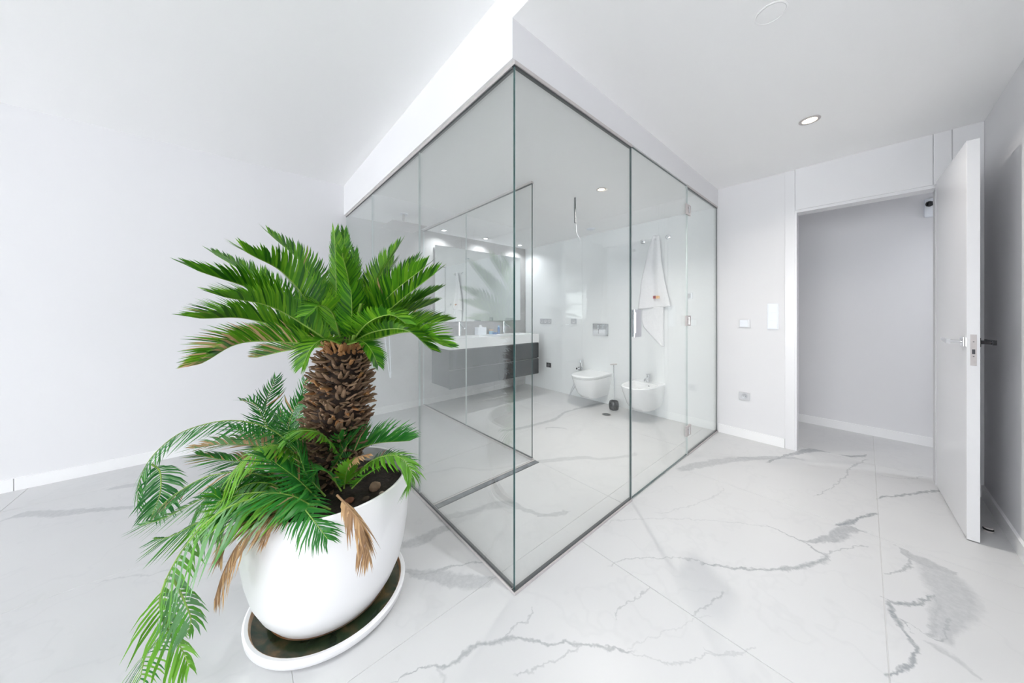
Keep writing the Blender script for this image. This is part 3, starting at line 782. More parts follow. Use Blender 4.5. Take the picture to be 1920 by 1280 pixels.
plate('light_switch', WX, 1385.5, 598.5, 1406.5, 614, 'single white light switch on the doorway wall near the glass', 'light switch', M['silverplastic'], 'switch_h', 1, M['plastic'])
plate('light_switch', WX, 1439, 569.5, 1460, 617.5, 'tall white triple light switch beside the door frame', 'light switch', M['plastic'], 'switch', 3, M['plastic'])
plate('wall_socket', WX, 1386, 733.5, 1406.5, 751, 'silver wall socket low on the doorway wall below the single switch', 'socket', M['silverplastic'], 'socket', 1, M['greyplastic'])

# hooks and towel
for px, py, l in ((1206, 453, 'round chrome robe hook left of the white towel'), (1232, 449, 'round chrome robe hook carrying the white towel'), (1253, 444, 'round chrome robe hook right of the white towel')):
    q = PX(px, py, XT)
    h = empty('robe_hook', (XT, q.y, q.z), l, 'hook')
    MB().loft([[(XT - d_, q.y + r_ * math.cos(2*math.pi*j/24), q.z + r_ * math.sin(2*math.pi*j/24)) for j in range(24)] for r_, d_ in ((.030, .0005), (.030, .006), (.026, .009))]).build('hook_rose', M['chrome'], h, smooth=True)
    MB().tube([(XT - .0095, q.y, q.z), (XT - .035, q.y, q.z - .006), (XT - .05, q.y, q.z + .004)], [.009, .008, .011], 12).build('peg', M['chrome'], h, smooth=True)
def towel_layer(rows, nx, off, fold, seed, name, parent):
    # rows: (py, pxl, pxr) down the cloth
    rnd = random.Random(seed); ny = 40; grid = []
    def interp(t):
        y = rows[0][0] + t * (rows[-1][0] - rows[0][0])
        for a, b in zip(rows, rows[1:]):
            if y <= b[0] + 1e-6:
                k = (y - a[0]) / max(b[0] - a[0], 1e-6); return y, a[1] + k * (b[1] - a[1]), a[2] + k * (b[2] - a[2])
        return rows[-1]
    for i in range(ny + 1):
        t = i / ny; y, l, r_ = interp(t); row = []
        for j in range(nx + 1):
            s_ = j / nx
            px = l + s_ * (r_ - l)
            py = y - (6 * s_ * t if off > .02 else 0)
            d_ = off + fold * (.35 + .65 * t) * (math.sin(s_ * 9.5 + .8 * math.sin(t * 3 + seed)) * .5 + .5) + .02 * (1 - t) ** 3
            row.append(PX(px, py, XT - d_))
        grid.append(row)
    mb = MB().loft(grid, cap0=False, cap1=False, closed=False)
    o = mb.build(name, M['towel'], parent, smooth=True, fix=False)
    sm = o.modifiers.new('thick', 'SOLIDIFY'); sm.thickness = .006; sm.offset = 0
    return o
tq = PX(1230, 445, XT - .03)
tw = empty('hand_towel', tq, 'white terry towel with small red and orange mark hanging from hook', 'towel')
towel_layer([(575, 1204, 1244), (598, 1203, 1244), (612, 1206, 1244), (630, 1222, 1244), (650, 1241, 1245)], 14, .012, .006, 3, 'back_layer', tw)
towel_layer([(441, 1226, 1235), (447, 1222, 1237), (490, 1211, 1240), (530, 1202, 1246), (548, 1200.5, 1250), (580, 1196, 1258)], 22, .028, .022, 1, 'front_layer', tw)
for (a, b, mt, nm) in ((1224.5, 1229.5, 'red', 'red_mark'), (1230, 1234, 'orange', 'orange_mark'), (1234.6, 1236.6, 'orange', 'orange_mark')):
    q0 = PX(a, 554.5, XT - .066); q1 = PX(b, 559.5, XT - .066)
    MB().box(q0.x - .0015, q0.x, min(q0.y, q1.y), max(q0.y, q1.y), q1.z, q0.z).build(nm, M[mt], tw)

# pendant cable
q = P(1078, 370, 3.01); c = Vector((q.x, q.y, ZT))
pc = empty('pendant_cable', c, 'black cable stub with a thin wire hanging from the bathroom ceiling', 'cable')
MB().tube([(c.x, c.y, ZT - .0005), (c.x + .002, c.y, ZT - .12), (c.x + .006, c.y - .002, ZT - .245)], [.007, .010, .011], 10).build('cable_sleeve', M['darksteel'], pc, smooth=True)
a = P(1080, 419, 3.01); 
pts = [P(x_, y_, 3.01) for x_, y_ in ((1080, 419), (1080.5, 428), (1081, 437), (1084, 442), (1087, 447), (1087.5, 453))]
MB().tube(pts, .0016, 6).build('wire', M['greyplastic'], pc, smooth=True)

# ------------------------------------------------------------------ ceiling fittings
def downlight(x, y, z, label, warm, watts, group, r=.042):
    d = empty('downlight', (x, y, z), label, 'downlight', group)
    MB().lathe((x, y, z), [(r, -.0005), (r, -.004), (r * .93, -.006), (r * .72, -.005), (r * .70, -.001)], 32, cap0=False, cap1=False).build('trim_ring', M['steel'], d, smooth=True)
    MB().lathe((x, y, z), [(r * .69, -.0008), (r * .69, -.0035)], 28).build('lens', M['lampwarm'] if warm else M['lampcool'], d)
    la = bpy.data.lights.new('downlight_lamp', 'AREA'); la.shape = 'DISK'; la.size = r * 1.3; la.energy = watts
    la.color = (1, .95, .89) if warm else (.94, .97, 1); la.spread = 2.4
    lo = bpy.data.objects.new('downlight_lamp', la); COL.objects.link(lo); lo.parent = d; lo.location = (0, 0, -.008)
BG = 'small recessed downlights in the bathroom ceiling'
for x, l in ((2.08, 'recessed bathroom downlight over the vanity, nearest the shower screen'), (2.78, 'recessed bathroom downlight over the middle of the vanity'), (3.48, 'recessed bathroom downlight over the vanity, nearest the toilet wall')):
    downlight(x, 3.765, ZT, l, False, 3.5, BG)
downlight(2.457, 1.574, ZT, 'recessed warm bathroom downlight above the floor in front of the toilets', True, 15.0, BG, .042)
q = PF(1518, 225, ZC); q = Vector((2.845 * 1.0, .242, ZC))
zq = (ZC - H) * F / (CY - 225); q = P(1518, 225, zq)
downlight(q.x, q.y, ZC, 'warm recessed downlight with steel ring in the lower ceiling by the doorway', True, 7.0, None, .055)
downlight(WX + .55, -1.1, 2.42, 'added unseen hall downlight beyond the doorway', False, 7.0, None)  # unseen lamp added to brighten the hall wall
downlight(1.15, .242, ZC, 'added unseen downlight in the lower ceiling nearest the living room', False, 10.0, None)  # added out of view to lift the passage and right wall
for lx, ly in ((-1.2, .6), (-.5, -1.2), (-3.2, .9), (-2.4, -.9)):  # unseen lamps added so bounce off the floor evens out the room
    downlight(lx, ly, ZL, 'added fill downlight in the high living room ceiling', False, 9.0, 'added fill downlights in the high living room ceiling')
zq = (ZC - H) * F / (CY - 25); q = P(1445, 25, zq)
v_ = empty('ceiling_vent_cover', (q.x, q.y, ZC), 'flat white round cover flush in the lower ceiling near the top edge', 'ceiling cover')  # round vent cover in the lower ceiling
MB().lathe((q.x, q.y, ZC), [(.058, -.0004), (.058, -.002), (.052, -.003), (.050, -.0012)], 40, cap0=False, cap1=False).build('cover_ring', M['ceil'], v_, smooth=True)
MB().lathe((q.x, q.y, ZC), [(.049, -.0006), (.049, -.0022), (.01, -.003)], 40).build('cover_disc', M['ceil'], v_, smooth=True)
zq = (ZT - H) * F / (CY - 429); q = P(1108, 429, zq)
v_ = empty('bathroom_vent', (q.x, q.y, ZT), 'flat white round vent in the bathroom ceiling by the toilet wall', 'vent')
MB().lathe((q.x, q.y, ZT), [(.06, -.0004), (.06, -.004), (.052, -.008), (.046, -.006)], 36, cap0=False, cap1=False).build('vent_ring', M['plastic'], v_, smooth=True)
MB().lathe((q.x, q.y, ZT), [(.04, -.0006), (.04, -.012), (.02, -.014)], 36).build('vent_disc', M['plastic'], v_, smooth=True)

# ------------------------------------------------------------------ open door
dx0, dx1, dy0, dy1 = 3.003, WX - .012, -.383, -.341
dr = struct('door_1', MB().box(dx0, dx1, dy0, dy1, .006, 2.195, bev=.0015), M['lacquer'], (WX, dy1, 0))
for o_ in (dr,):
    zz = H - (656 - CY) / F * 1.69
    MB().box(dx0 - .0022, dx0 - .0002, (dy0 + dy1)/2 - .010, (dy0 + dy1)/2 + .010, zz - .085, zz + .085, bev=.0008).build('lock_plate', M['steel'], dr)
    MB().box(dx0 - .0034, dx0 - .0024, (dy0 + dy1)/2 - .005, (dy0 + dy1)/2 + .005, zz - .022, zz + .004).build('latch', M['socketblack'], dr)
    for s_ in (.045, -.035):
        MB().box(dx0 - .0034, dx0 - .0024, (dy0 + dy1)/2 - .0025, (dy0 + dy1)/2 + .0025, zz + s_ - .0018, zz + s_ + .0018).build('screw', M['socketblack'], dr)
zh = H - (641 - CY) / F * 1.72
for side, mt in ((1, M['chrome']), (-1, plain('dark_chrome', (.05, .05, .055), .12, .9))):  # handle on the far side gets a near-black metal
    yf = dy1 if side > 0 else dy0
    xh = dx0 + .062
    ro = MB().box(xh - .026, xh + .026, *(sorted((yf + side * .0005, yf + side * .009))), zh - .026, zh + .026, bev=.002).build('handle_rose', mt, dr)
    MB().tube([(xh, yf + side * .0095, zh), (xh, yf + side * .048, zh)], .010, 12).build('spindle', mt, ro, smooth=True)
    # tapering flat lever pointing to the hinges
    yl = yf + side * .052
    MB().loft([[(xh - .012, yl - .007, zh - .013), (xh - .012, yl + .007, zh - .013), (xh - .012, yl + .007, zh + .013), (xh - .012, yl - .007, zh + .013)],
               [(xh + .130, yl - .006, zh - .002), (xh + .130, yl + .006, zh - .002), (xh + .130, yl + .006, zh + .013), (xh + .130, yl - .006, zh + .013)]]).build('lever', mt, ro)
for zz in (.25, 1.1, 1.95):
    MB().tube([(WX - .006, dy0 - .006, zz - .04), (WX - .006, dy0 - .006, zz + .04)], .0055, 10).build('hinge', M['steel'], dr)
dr.rotation_euler = (0, 0, .038)
# door stop
c = PF(1853, 996)
st = empty('door_stop', (c.x, c.y, 0), 'small round steel door stop on the floor behind the open door', 'door stop')
MB().lathe((c.x, c.y, 0), [(.016, .0004), (.016, .02), (.013, .024)], 20).build('stop_body', M['steel'], st, smooth=True)
MB().lathe((c.x, c.y, 0), [(.0165, .009), (.019, .011), (.019, .017), (.0165, .019)], 20, cap0=False, cap1=False).build('rubber_ring', M['black'], st, smooth=True)
# hall sensor
q = PX(1743, 389, HX)
sn = empty('motion_sensor', (HX, q.y, q.z), 'white wall sensor with black camera lens high on the hall wall', 'sensor')
MB().box(HX - .055, HX - .0005, q.y - .04, q.y + .035, q.z - .095, q.z + .075, bev=.014).build('sensor_body', M['plastic'], sn, smooth=True)
MB().lathe((HX - .066, q.y + .006, q.z + .018), [(.006, -.022), (.020, -.014), (.025, .002), (.020, .02), (.008, .028)], 20).build('lens_ball', M['black'], sn, smooth=True)

# ================================================================== POT AND PALM
PC = P(CX - .789 / 1.362 * F, 900, 1.362); PC.z = 0
sa = empty('plant_saucer', PC, 'round white plant saucer with dirty green water under the pot', 'saucer')
MB().lathe(PC, [(.250, .0006), (.280, .004), (.299, .022), (.302, .045), (.295, .050), (.284, .048), (.277, .030), (.268, .012), (.10, .010)], 72).build('saucer_body', [M['pot']], sa, smooth=True)
MB().lathe(PC, [(.2765, .0295), (.2835, .0465), (.2825, .0470), (.2755, .0305)], 72, cap0=False, cap1=False).build('stain_ring', M['rust'], sa, smooth=True)
MB().lathe(PC, [(.2755, .027), (.2755, .029)], 72).build('water', M['water'], sa, smooth=True)
po = empty('flower_pot', PC + Vector((0, 0, .0122)), 'large glossy white rounded pot standing in the saucer', 'pot')
prof = [(.190, .034), (.205, .036), (.222, .050), (.255, .100), (.281, .160), (.299, .235), (.311, .320), (.316, .410), (.315, .490), (.311, .530), (.306, .534), (.298, .530), (.296, .50), (.29, .44), (.10, .43)]
MB().lathe(PC, prof, 80).build('pot_body', M['pot'], po, smooth=True)
MB().lathe(PC, [(.2255, .0505), (.2045, .0355), (.2055, .0350), (.2275, .0500)], 80, cap0=False, cap1=False).build('waterline_stain', M['rust'], po, smooth=True)
rnd = random.Random(7)
# soil
nr, na = 14, 48; rings = []
for i in range(nr):
    r = .289 * (1 - i / nr)
    rings.append([(PC.x + r * math.cos(2*math.pi*j/na), PC.y + r * math.sin(2*math.pi*j/na), .468 + .02 * (1 - (r/.29) ** 2) + rnd.uniform(-.006, .006)) for j in range(na)])
mbs = MB().loft(rings, cap0=False)
so = mbs.build('potting_soil', M['soil'], None, (PC.x, PC.y, .46), smooth=True)
tag(so, 'dark brown potting soil filling the white pot', 'soil', kind='stuff')
def pebble(px, py, h, r, label, mat):
    c = PF(px, py, h); bm = bmesh.new(); bmesh.ops.create_icosphere(bm, subdivisions=2, radius=1)
    rr = random.Random(int(px))
    sx, sy, sz = r * rr.uniform(.85, 1.2), r * rr.uniform(.8, 1.1), r * rr.uniform(.6, .85)
    ph = rr.uniform(0, 6)
    mb = MB(); mb.add([Vector((c.x + v.co.x * sx * (1 + .12 * math.sin(3 * v.co.y + ph)), c.y + v.co.y * sy, h + v.co.z * sz * (1 + .1 * math.cos(4 * v.co.x + ph)))) for v in bm.verts], [[v.index for v in f.verts] for f in bm.faces]); bm.free()
    o = mb.build('pebble', mat, None, (c.x, c.y, h - sz), smooth=True)
    tag(o, label, 'pebble', 'pebbles lying on the potting soil')
pebble(703, 912, .495, .026, 'largest brown pebble on the soil near the right pot rim', M['pebble'])
pebble(716, 925, .487, .013, 'small pale pebble touching the right inside of the pot rim', plain('pale_pebble', (.52, .42, .36), .7, var=.2, scale=40))
pebble(655, 938, .490, .018, 'reddish brown bark chip on the soil near the dry frond', plain('bark_chip', (.16, .06, .03), .8, var=.4, scale=40))
pebble(686, 934, .485, .012, 'small dark pebble on the soil left of the pale pebble', plain('dark_pebble', (.08, .055, .04), .8, var=.3, scale=40))

# ---- the palm
PZ = 1.41
TB = P(628, 830, PZ); TT = P(648, 652, PZ)
pa = empty('sago_palm', (PC.x, PC.y, .47), 'sago palm with shaggy brown trunk, green crown and drooping offshoot fronds', 'palm')
def trunk_c(h):
    k = (h - TB.z) / (TT.z - TB.z)
    return Vector((TB.x + (TT.x - TB.x) * k, TB.y + (TT.y - TB.y) * k, h))
def trunk_r(h):      # core radius
    pr = [(.45, .085), (.60, .100), (.70, .112), (.80, .118), (.90, .108), (1.0, .092), (1.06, .084), (1.10, .075), (1.14, .045)]
    for a, b in zip(pr, pr[1:]):
        if h <= b[0]: return a[1] + (b[1] - a[1]) * max(0, (h - a[0]) / (b[0] - a[0]))
    return pr[-1][1]
rings = []
for i in range(24):
    h = .46 + (1.14 - .46) * i / 23; c = trunk_c(h); r = trunk_r(h) * .9
    rings.append([(c.x + r * math.cos(2*math.pi*j/28), c.y + r * math.sin(2*math.pi*j/28), h) for j in range(28)])
tr = MB().loft(rings).build('trunk', M['bark'], pa, smooth=True)
# dead leaf bases: pointed stubs in spiral rows
def stub_mesh(k, mat):
    rr = random.Random(100 + k); mb = MB()
    wd, th, ln = rr.uniform(.008, .0115), rr.uniform(.004, .006), rr.uniform(.036, .056)
    secs = [(0, 1.0, 1.0, 0), (.35, 1.05, .9, .002), (.75, .75, .8, .006 + rr.uniform(0, .006)), (1.0, rr.uniform(.25, .5), .5, rr.uniform(.008, .02))]
    rings = []
    for t, a, b, up in secs:
        rings.append([Vector((t * ln, y * wd * a, z * th * b + up)) for y, z in ((-1, 0), (-.4, -.9), (.5, -.8), (1, 0), (.4, 1), (-.5, .9))])
    mb.loft(rings); me = mb.mesh('leaf_base', [mat], Vector((0, 0, 0))); return me
SM = [stub_mesh(k, M['stub']) for k in range(6)]; SN = [stub_mesh(k + 6, M['stubnew']) for k in range(3)]
stubs = []
rows = 31
for i in range(rows):
    h = .49 + (1.105 - .49) * i / (rows - 1)
    R = trunk_r(h); n = int(2 * math.pi * R / .0215)
    bulge = .5 + .5 * math.sin(i * 1.5)
    for j in range(n):
        a = 2 * math.pi * (j + .5 * (i % 2) + rnd.uniform(-.25, .25)) / n
        hh = h + rnd.uniform(-.007, .007)
        c = trunk_c(hh); d = Vector((math.cos(a), math.sin(a), 0))
        pos = c + d * R * (.76 + .16 * bulge)
        tilt = rnd.uniform(-.35, .65) + (.35 if i > rows - 4 else 0)
        yaw = a + rnd.uniform(-.45, .45)
        mat = Matrix.Translation(pos) @ Matrix.Rotation(yaw, 4, 'Z') @ Matrix.Rotation(-tilt, 4, 'Y') @ Matrix.Rotation(rnd.uniform(-.5, .5), 4, 'X')
        sc_ = rnd.uniform(.75, 1.25)
        toward = (camo.location - pos).dot(d)
        new = i >= rows - 3 or rnd.random() < .06
        stubs.append((toward, mat @ Matrix.Scale(sc_, 4), rnd.choice(SN) if new else rnd.choice(SM), hh))
vis = sorted([s_ for s_ in stubs if s_[3] > .60], key=lambda q: -q[0])[:295]
vid = set(id(s_) for s_ in vis)
tb = worldloc(tr)
for s_ in vis:
    o = bpy.data.objects.new('leaf_base', s_[2]); COL.objects.link(o); o.parent = tr
    o.matrix_local = Matrix.Translation(-tb) @ s_[1]
mb = MB()
for s_ in stubs:
    if id(s_) in vid: continue
    mb.add([s_[1] @ v.co for v in s_[2].vertices], [tuple(p.vertices) for p in s_[2].polygons], 1 if s_[2] in SN else 0)
o = mb.build('leaf_bases', [M['stub'], M['stubnew']], tr, fix=False); o['kind'] = 'stuff'

def catmull(pts, n):
    pts = [Vector(p) for p in pts]
    q = [pts[0] * 2 - pts[1]] + pts + [pts[-1] * 2 - pts[-2]]; out = []
    m = len(pts) - 1
    for i in range(n + 1):
        u = i / n * m; k = min(int(u), m - 1); t = u - k
        p0, p1, p2, p3 = q[k], q[k+1], q[k+2], q[k+3]
        out.append(.5 * ((2*p1) + (p2-p0)*t + (2*p0-5*p1+4*p2-p3)*t*t + (3*p1-p0-3*p2+p3)*t**3))
    return out
def arcpts(c, n):
    ls = [0]
    for a, b in zip(c, c[1:]): ls.append(ls[-1] + (b - a).length)
    out = []; k = 0
    for i in range(n + 1):
        s_ = ls[-1] * i / n
        while k < len(c) - 2 and ls[k+1] < s_: k += 1
        out.append(c[k].lerp(c[k+1], (s_ - ls[k]) / max(ls[k+1] - ls[k], 1e-6)))
    return out, ls[-1]
def frond(pts, LL, n, wd, lift=.45, droop=.15, mats=('leaf',), start=.06, ang=(70, 28), roll=0.0, dryp=0.0, jit=.06, rad=.0042, seed=0, tipl=.35, rmat=None, label=None, curl=0.0, side=None):
    rr = random.Random(seed * 31 + 5)
    c, L = arcpts(catmull(pts, 120), 80)
    r_ = c[-1] - c[0]; r_.z = 0
    if r_.length < .05: r_ = Vector((-FX, -FY, 0))
    if side is not None: r_ = Vector(side)
    r_.normalize(); S0 = r_.cross(Vector((0, 0, 1)))
    mb = MB()
    for i in range(n):
        u = start + (1 - start) * (i + .5) / n
        k = min(int(u * 80), 79); f = u * 80 - k
        p = c[k].lerp(c[k+1], f); T_ = (c[min(k+2, 80)] - c[max(k-1, 0)]).normalized()
        S = (S0 - T_ * S0.dot(T_)).normalized(); N_ = S.cross(T_).normalized()
        if roll:
            q = Matrix.Rotation(roll, 3, T_); S = q @ S; N_ = q @ N_
        uu = (u - start) / (1 - start)
        prof = min(1, .35 + uu * 4) * (1 if uu < .62 else 1 - (1 - tipl) * ((uu - .62) / .38) ** 1.5)
        an = math.radians(ang[0] + (ang[1] - ang[0]) * uu ** 1.3)
        for sd in (-1, 1):
            ln = LL * prof * rr.uniform(1 - jit * 2, 1 + jit)
            a2 = an + rr.uniform(-jit, jit); lf = lift + rr.uniform(-jit, jit)
            D = (T_ * math.cos(a2) + (S * sd * math.cos(lf) + N_ * math.sin(lf)) * math.sin(a2)).normalized()
            Wv = (T_ - D * T_.dot(D)).normalized() * wd * .5
            vs = []
            for t, w_ in ((0, .55), (.3, 1), (.7, .85)):
                q = p + D * ln * t + Vector((0, 0, -1)) * droop * ln * t * t - N_ * curl * ln * t * t
                vs += [q - Wv * w_, q + Wv * w_]
            vs.append(p + D * ln + Vector((0, 0, -1)) * droop * ln - N_ * curl * ln + T_ * .01)
            mi_ = 0
            if len(mats) > 1 and rr.random() < dryp: mi_ = 1
            elif len(mats) > 2: mi_ = rr.choice([0] + list(range(2, len(mats))))
            mb.add(vs, [(0, 1, 3, 2), (2, 3, 5, 4), (4, 5, 6)], mi_)
    o = mb.build('frond', [M[k_] for k_ in mats], pa, fix=False, smooth=True)
    if label: o['label'] = label
    MB().tube(c[::2], [rad * (1 - .75 * i / 40) for i in range(41)], 6).build('rachis', rmat or M['rachis'], o, smooth=True)
    return o
# --- crown: (tip x, tip y, mid x, mid y, length, +1 away / -1 towards the camera)
BASE = (648, 642)
CR = [
 (350,500, 500,556, .80, -1), (384,468, 505,540, .86, 1), (448,463, 545,525, .74, -1), (495,428, 580,512, .70, 1),
 (626,426, 630,520, .52, -1), (645,424, 648,520, .62, 1), (641,466, 655,545, .62, -1), (666,466, 660,545, .48, 1),
 (755,452, 706,530, .58, 1), (744,484, 705,545, .70, 1), (806,494, 725,560, .62, -1), (825,508, 738,574, .60, -1),
 (831,540, 745,585, .66, 1), (821,566, 742,597, .72, 1), (846,600, 760,610, .50, 1), (846,648, 765,622, .60, -1),
 (404,552, 520,580, .72, -1), (355,594, 478,600, .78, -1), (356,683, 470,640, .82, -1), (440,630, 535,622, .78, 1),
 (470,671, 550,655, .70, 1), (700,560, 672,590, .70, 1), (560,500, 610,570, .78, 1), (790,480, 720,560, .80, 1),
]
b0 = P(*BASE, PZ)
def tipdepth(tx, ty, length, sgn):
    best = None
    for i in range(0, 120):
        z = PZ + sgn * i * .006
        d_ = (P(tx, ty, z) - b0).length
        if best is None or abs(d_ - length) < best[0]: best = (abs(d_ - length), z)
    return best[1]
for k, (tx, ty, mx, my, ln, sg) in enumerate(CR):
    tx = BASE[0] + .93 * (tx - BASE[0]); ty = BASE[1] + .95 * (ty - BASE[1])
    z = tipdepth(tx, ty, ln * .94, sg); z = min(max(z, .98), 1.72)
    dirx = (P(mx, my, (PZ + z)/2) - b0); dirx.z = 0
    st_ = b0 + dirx.normalized() * .035 + Vector((0, 0, -.015))
    md = P(mx, my, PZ + (z - PZ) * .5)
    tp = P(tx, ty, z)
    vert = (tp - b0).normalized().z
    frond([st_, md, tp], .082 if k in (4, 5, 6, 7) else .135, 88, .0080, lift=.82 - .35 * max(0, vert), droop=.03, mats=('leaf', 'dry', 'leaf', 'leaf2', 'leaf3'), dryp=.30 if k in (18, 20) else .006, ang=(62, 18), start=.10, seed=k, tipl=.5, jit=.07)
# short fronds bending towards the viewer
CM = ('leaf', 'dry', 'leaf', 'leaf2', 'leaf3')
def pathpx(l): return [P(*q) for q in l]
frond(pathpx([(640,640,1.33), (625,590,1.22), (602,572,1.12), (575,590,1.06)]), .09, 60, .0085, lift=.5, droop=.05, mats=CM, dryp=.0, seed=41)
frond(pathpx([(655,640,1.30), (660,590,1.20), (658,542,1.13)]), .08, 56, .0085, lift=.5, droop=.0, mats=CM, dryp=.0, seed=42, tipl=.6)
frond(pathpx([(660,640,1.32), (690,605,1.18), (730,590,1.10), (762,606,1.06)]), .09, 60, .0085, lift=.5, droop=.05, mats=CM, dryp=.0, seed=43)
frond(pathpx([(640,645,1.31), (610,636,1.22), (585,650,1.17), (568,684,1.14)]), .08, 50, .0075, lift=.35, droop=.12, mats=CM, dryp=.0, seed=44)
frond(pathpx([(652,645,1.31), (678,640,1.22), (695,655,1.19), (708,682,1.17)]), .07, 40, .008, lift=.35, droop=.12, mats=CM, dryp=.0, seed=45)
frond(pathpx([(655,645,1.34), (700,622,1.26), (760,618,1.20), (810,655,1.16)]), .10, 64, .008, lift=.45, droop=.05, mats=CM, dryp=.0, seed=46)
# one cut stalk
MB().tube(pathpx([(662,640,1.30), (670,605,1.24), (676,568,1.20)]), [.009, .008, .007], 8).build('cut_stalk', M['rachis'], pa, smooth=True)

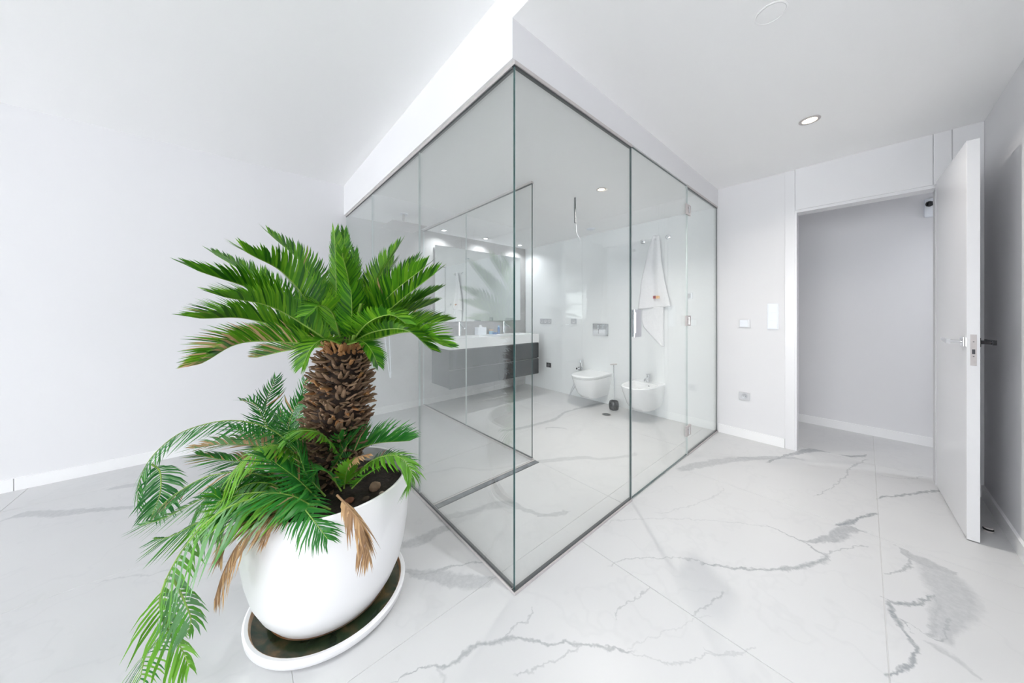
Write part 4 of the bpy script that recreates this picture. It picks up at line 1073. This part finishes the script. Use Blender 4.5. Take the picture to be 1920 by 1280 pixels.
# --- fronds of the offshoots in the pot
G1, G2 = ('leafdark', 'dry', 'leafdark2', 'leafdark'), ('leafyoung', 'dry', 'leaf2', 'leafyoung')
LOW = [
 # path, leaflet length, count, width, lift, droop, mats, dry share
 ([(580,880,1.40), (520,812,1.38), (440,788,1.32), (350,806,1.25), (290,850,1.20), (262,900,1.17), (258,950,1.15)], .085, 58, .0075, -.15, .25, G1, .02),
 ([(285,870,1.19), (300,885,1.17), (300,925,1.14), (285,965,1.12)], .06, 26, .008, .2, .25, ('leafdark', 'leafpale'), .5),
 ([(570,890,1.42), (515,830,1.48), (497,770,1.50), (517,708,1.50)], .085, 44, .008, .35, .02, G1, .02),
 ([(575,880,1.50), (560,800,1.52), (572,712,1.52)], .07, 40, .0075, .4, .02, G1, .02),
 ([(545,880,1.46), (505,810,1.46), (480,760,1.46), (450,750,1.46)], .07, 36, .0075, .4, .06, G1, .03),
 ([(590,860,1.46), (590,800,1.48), (603,760,1.50)], .065, 36, .0075, .4, .05, G1, .02),
 ([(570,890,1.34), (500,842,1.30), (430,832,1.26), (362,840,1.22)], .095, 50, .011, .35, .10, ('leafpale', 'dry'), .40),
 ([(560,900,1.30), (490,870,1.26), (420,862,1.22), (370,852,1.20)], .085, 44, .0095, .25, .15, G1, .25),
 ([(640,860,1.30), (605,815,1.24), (560,808,1.19), (525,835,1.15)], .075, 40, .010, .15, .35, G2, .02),
 ([(580,880,1.24), (535,838,1.18), (485,842,1.12), (440,885,1.07), (420,920,1.05)], .09, 40, .010, .05, .4, G2, .02),
 ([(570,930,1.22), (490,890,1.17), (400,890,1.12), (330,925,1.08), (285,965,1.06)], .09, 56, .0075, -.1, .22, G1, .04),
 ([(560,940,1.20), (480,905,1.14), (390,930,1.08), (310,970,1.04), (262,985,1.02)], .08, 50, .0075, .15, .12, ('leafdark', 'leafpale'), .3),
 ([(560,950,1.18), (470,935,1.10), (390,970,1.04), (320,1005,1.00), (290,1010,1.0)], .075, 46, .0085, -.05, .18, ('leafdark', 'leaf'), .4),
 ([(575,960,1.14), (480,935,1.05), (405,965,.99), (350,1020,.96), (312,1085,.95), (300,1140,.95), (318,1185,.96)], .12, 34, .0105, -.35, .35, ('leafpale', 'leafyoung'), .45),
 ([(312,1085,.95), (300,1130,.95), (315,1180,.95), (340,1215,.95), (355,1250,.95)], .062, 22, .0095, -.3, .5, ('leaf', 'leafyoung'), .5),
 ([(318,1150,.955), (305,1190,.955), (275,1225,.96), (262,1275,.97)], .08, 16, .005, -.1, .35, ('leafdark', 'leafyoung'), .4),
 ([(620,955,1.18), (540,925,1.10), (460,925,1.05), (400,945,1.02), (385,965,1.01)], .10, 46, .0075, -.35, .35, ('leafyoung', 'leafpale'), .4),
 ([(540,905,1.14), (565,945,1.09), (590,978,1.06), (614,1010,1.04)], .075, 40, .0065, .05, .05, G1, .02),
 ([(600,940,1.16), (560,900,1.12), (520,870,1.10), (495,850,1.10)], .10, 44, .010, .2, .12, G1, .02),
 ([(610,930,1.20), (575,890,1.16), (560,850,1.15), (545,830,1.15)], .09, 44, .0095, .3, .08, G1, .02),
 ([(595,955,1.12), (550,930,1.08), (500,925,1.06), (470,945,1.05)], .09, 40, .009, .1, .25, G1, .02),
 ([(560,950,1.14), (500,960,1.10), (440,950,1.06), (400,925,1.04)], .085, 40, .008, .2, .18, ('leafdark', 'leaf'), .3),
 ([(640,920,1.24), (620,890,1.20), (600,880,1.17), (585,895,1.15)], .06, 34, .008, .3, .15, G1, .02),
 ([(640,905,1.30), (655,855,1.36), (700,832,1.42), (768,826,1.46)], .11, 52, .0085, 1.15, .0, G1, .02),
 ([(655,900,1.28), (700,862,1.26), (745,855,1.25), (772,885,1.24), (762,920,1.23)], .075, 44, .0095, .05, .25, ('leafyoung', 'leaf'), .4),
 ([(670,890,1.40), (720,855,1.46), (765,862,1.48), (783,892,1.48)], .06, 36, .006, .3, .10, G1, .02),
 ([(645,915,1.25), (650,885,1.22), (656,866,1.20)], .045, 24, .012, .3, .0, G2, .02),
 ([(660,915,1.24), (680,895,1.20), (700,882,1.18)], .05, 26, .012, .3, .05, G2, .02),
 ([(600,900,1.36), (570,850,1.42), (540,800,1.46), (520,775,1.47)], .075, 40, .008, .4, .05, G1, .02),
 ([(620,900,1.42), (640,850,1.34), (635,815,1.28)], .065, 34, .008, .35, .05, G1, .02),
 ([(560,915,1.26), (480,880,1.22), (420,905,1.16), (372,950,1.12), (360,985,1.10)], .085, 44, .0085, -.1, .3, ('leafpale', 'leafdark2'), .5),
 ([(565,930,1.18), (500,905,1.12), (450,915,1.07), (415,960,1.04), (405,1000,1.03)], .085, 40, .009, -.2, .4, ('leafyoung', 'leafpale'), .4),
 ([(575,905,1.34), (530,850,1.36), (470,815,1.36), (430,800,1.36)], .09, 46, .008, .35, .08, G1, .03),
 ([(620,885,1.30), (650,835,1.30), (672,808,1.32)], .07, 36, .008, .4, .06, G1, .02),
 ([(325,1085,.97), (345,1125,.96), (358,1160,.955), (352,1185,.95)], .055, 13, .010, -.3, .5, ('leafpale', 'leafyoung'), .4),
 ([(560,900,1.40), (540,830,1.44), (548,775,1.46), (570,745,1.46)], .075, 40, .008, .35, .04, G1, .02),
]
for k, (path, LL, n, wd, lift, droop, mats, dp) in enumerate(LOW):
    frond(pathpx(path), LL * 1.32, int(n * .88), wd * .9, lift=lift, droop=droop, mats=mats, dryp=dp, seed=100 + k, ang=(66, 34), jit=.12, start=.12, rad=.0034, curl=.12)
# dry hanging fronds
DRYF = [
 ([(632,928,1.13), (655,952,1.07), (678,985,1.04), (692,1045,1.035)], .085, 34, .0065, ('dry', 'drybrown'), 'withered tan frond hanging over the front of the pot'),
 ([(570,945,1.16), (500,972,1.04), (450,1016,.99), (420,1070,.98), (402,1125,.98)], .085, 36, .006, ('drybrown', 'dry'), 'withered brown frond hanging outside the left of the pot'),
 ([(555,950,1.15), (500,955,1.09), (450,975,1.04), (420,1010,1.02), (412,1035,1.01)], .09, 40, .0085, ('dry', 'drybrown'), 'withered orange frond at the left rim of the pot'),
 ([(640,870,1.28), (668,858,1.20), (695,850,1.17)], .045, 18, .006, ('dry', 'dry'), 'withered curled frond above the soil'),
 ([(565,950,1.14), (520,972,1.04), (492,1008,1.0)], .06, 24, .005, ('drybrown', 'dry'), 'withered thin frond on the front left rim'),
]
for k, (path, LL, n, wd, mats, lb) in enumerate(DRYF):
    frond(pathpx(path), LL, n, wd, lift=-.5, droop=.35, mats=mats, dryp=.4, seed=200 + k, ang=(32, 14), jit=.18, start=.15, rad=.004, rmat=M['drybrown'], label=lb, curl=.1)
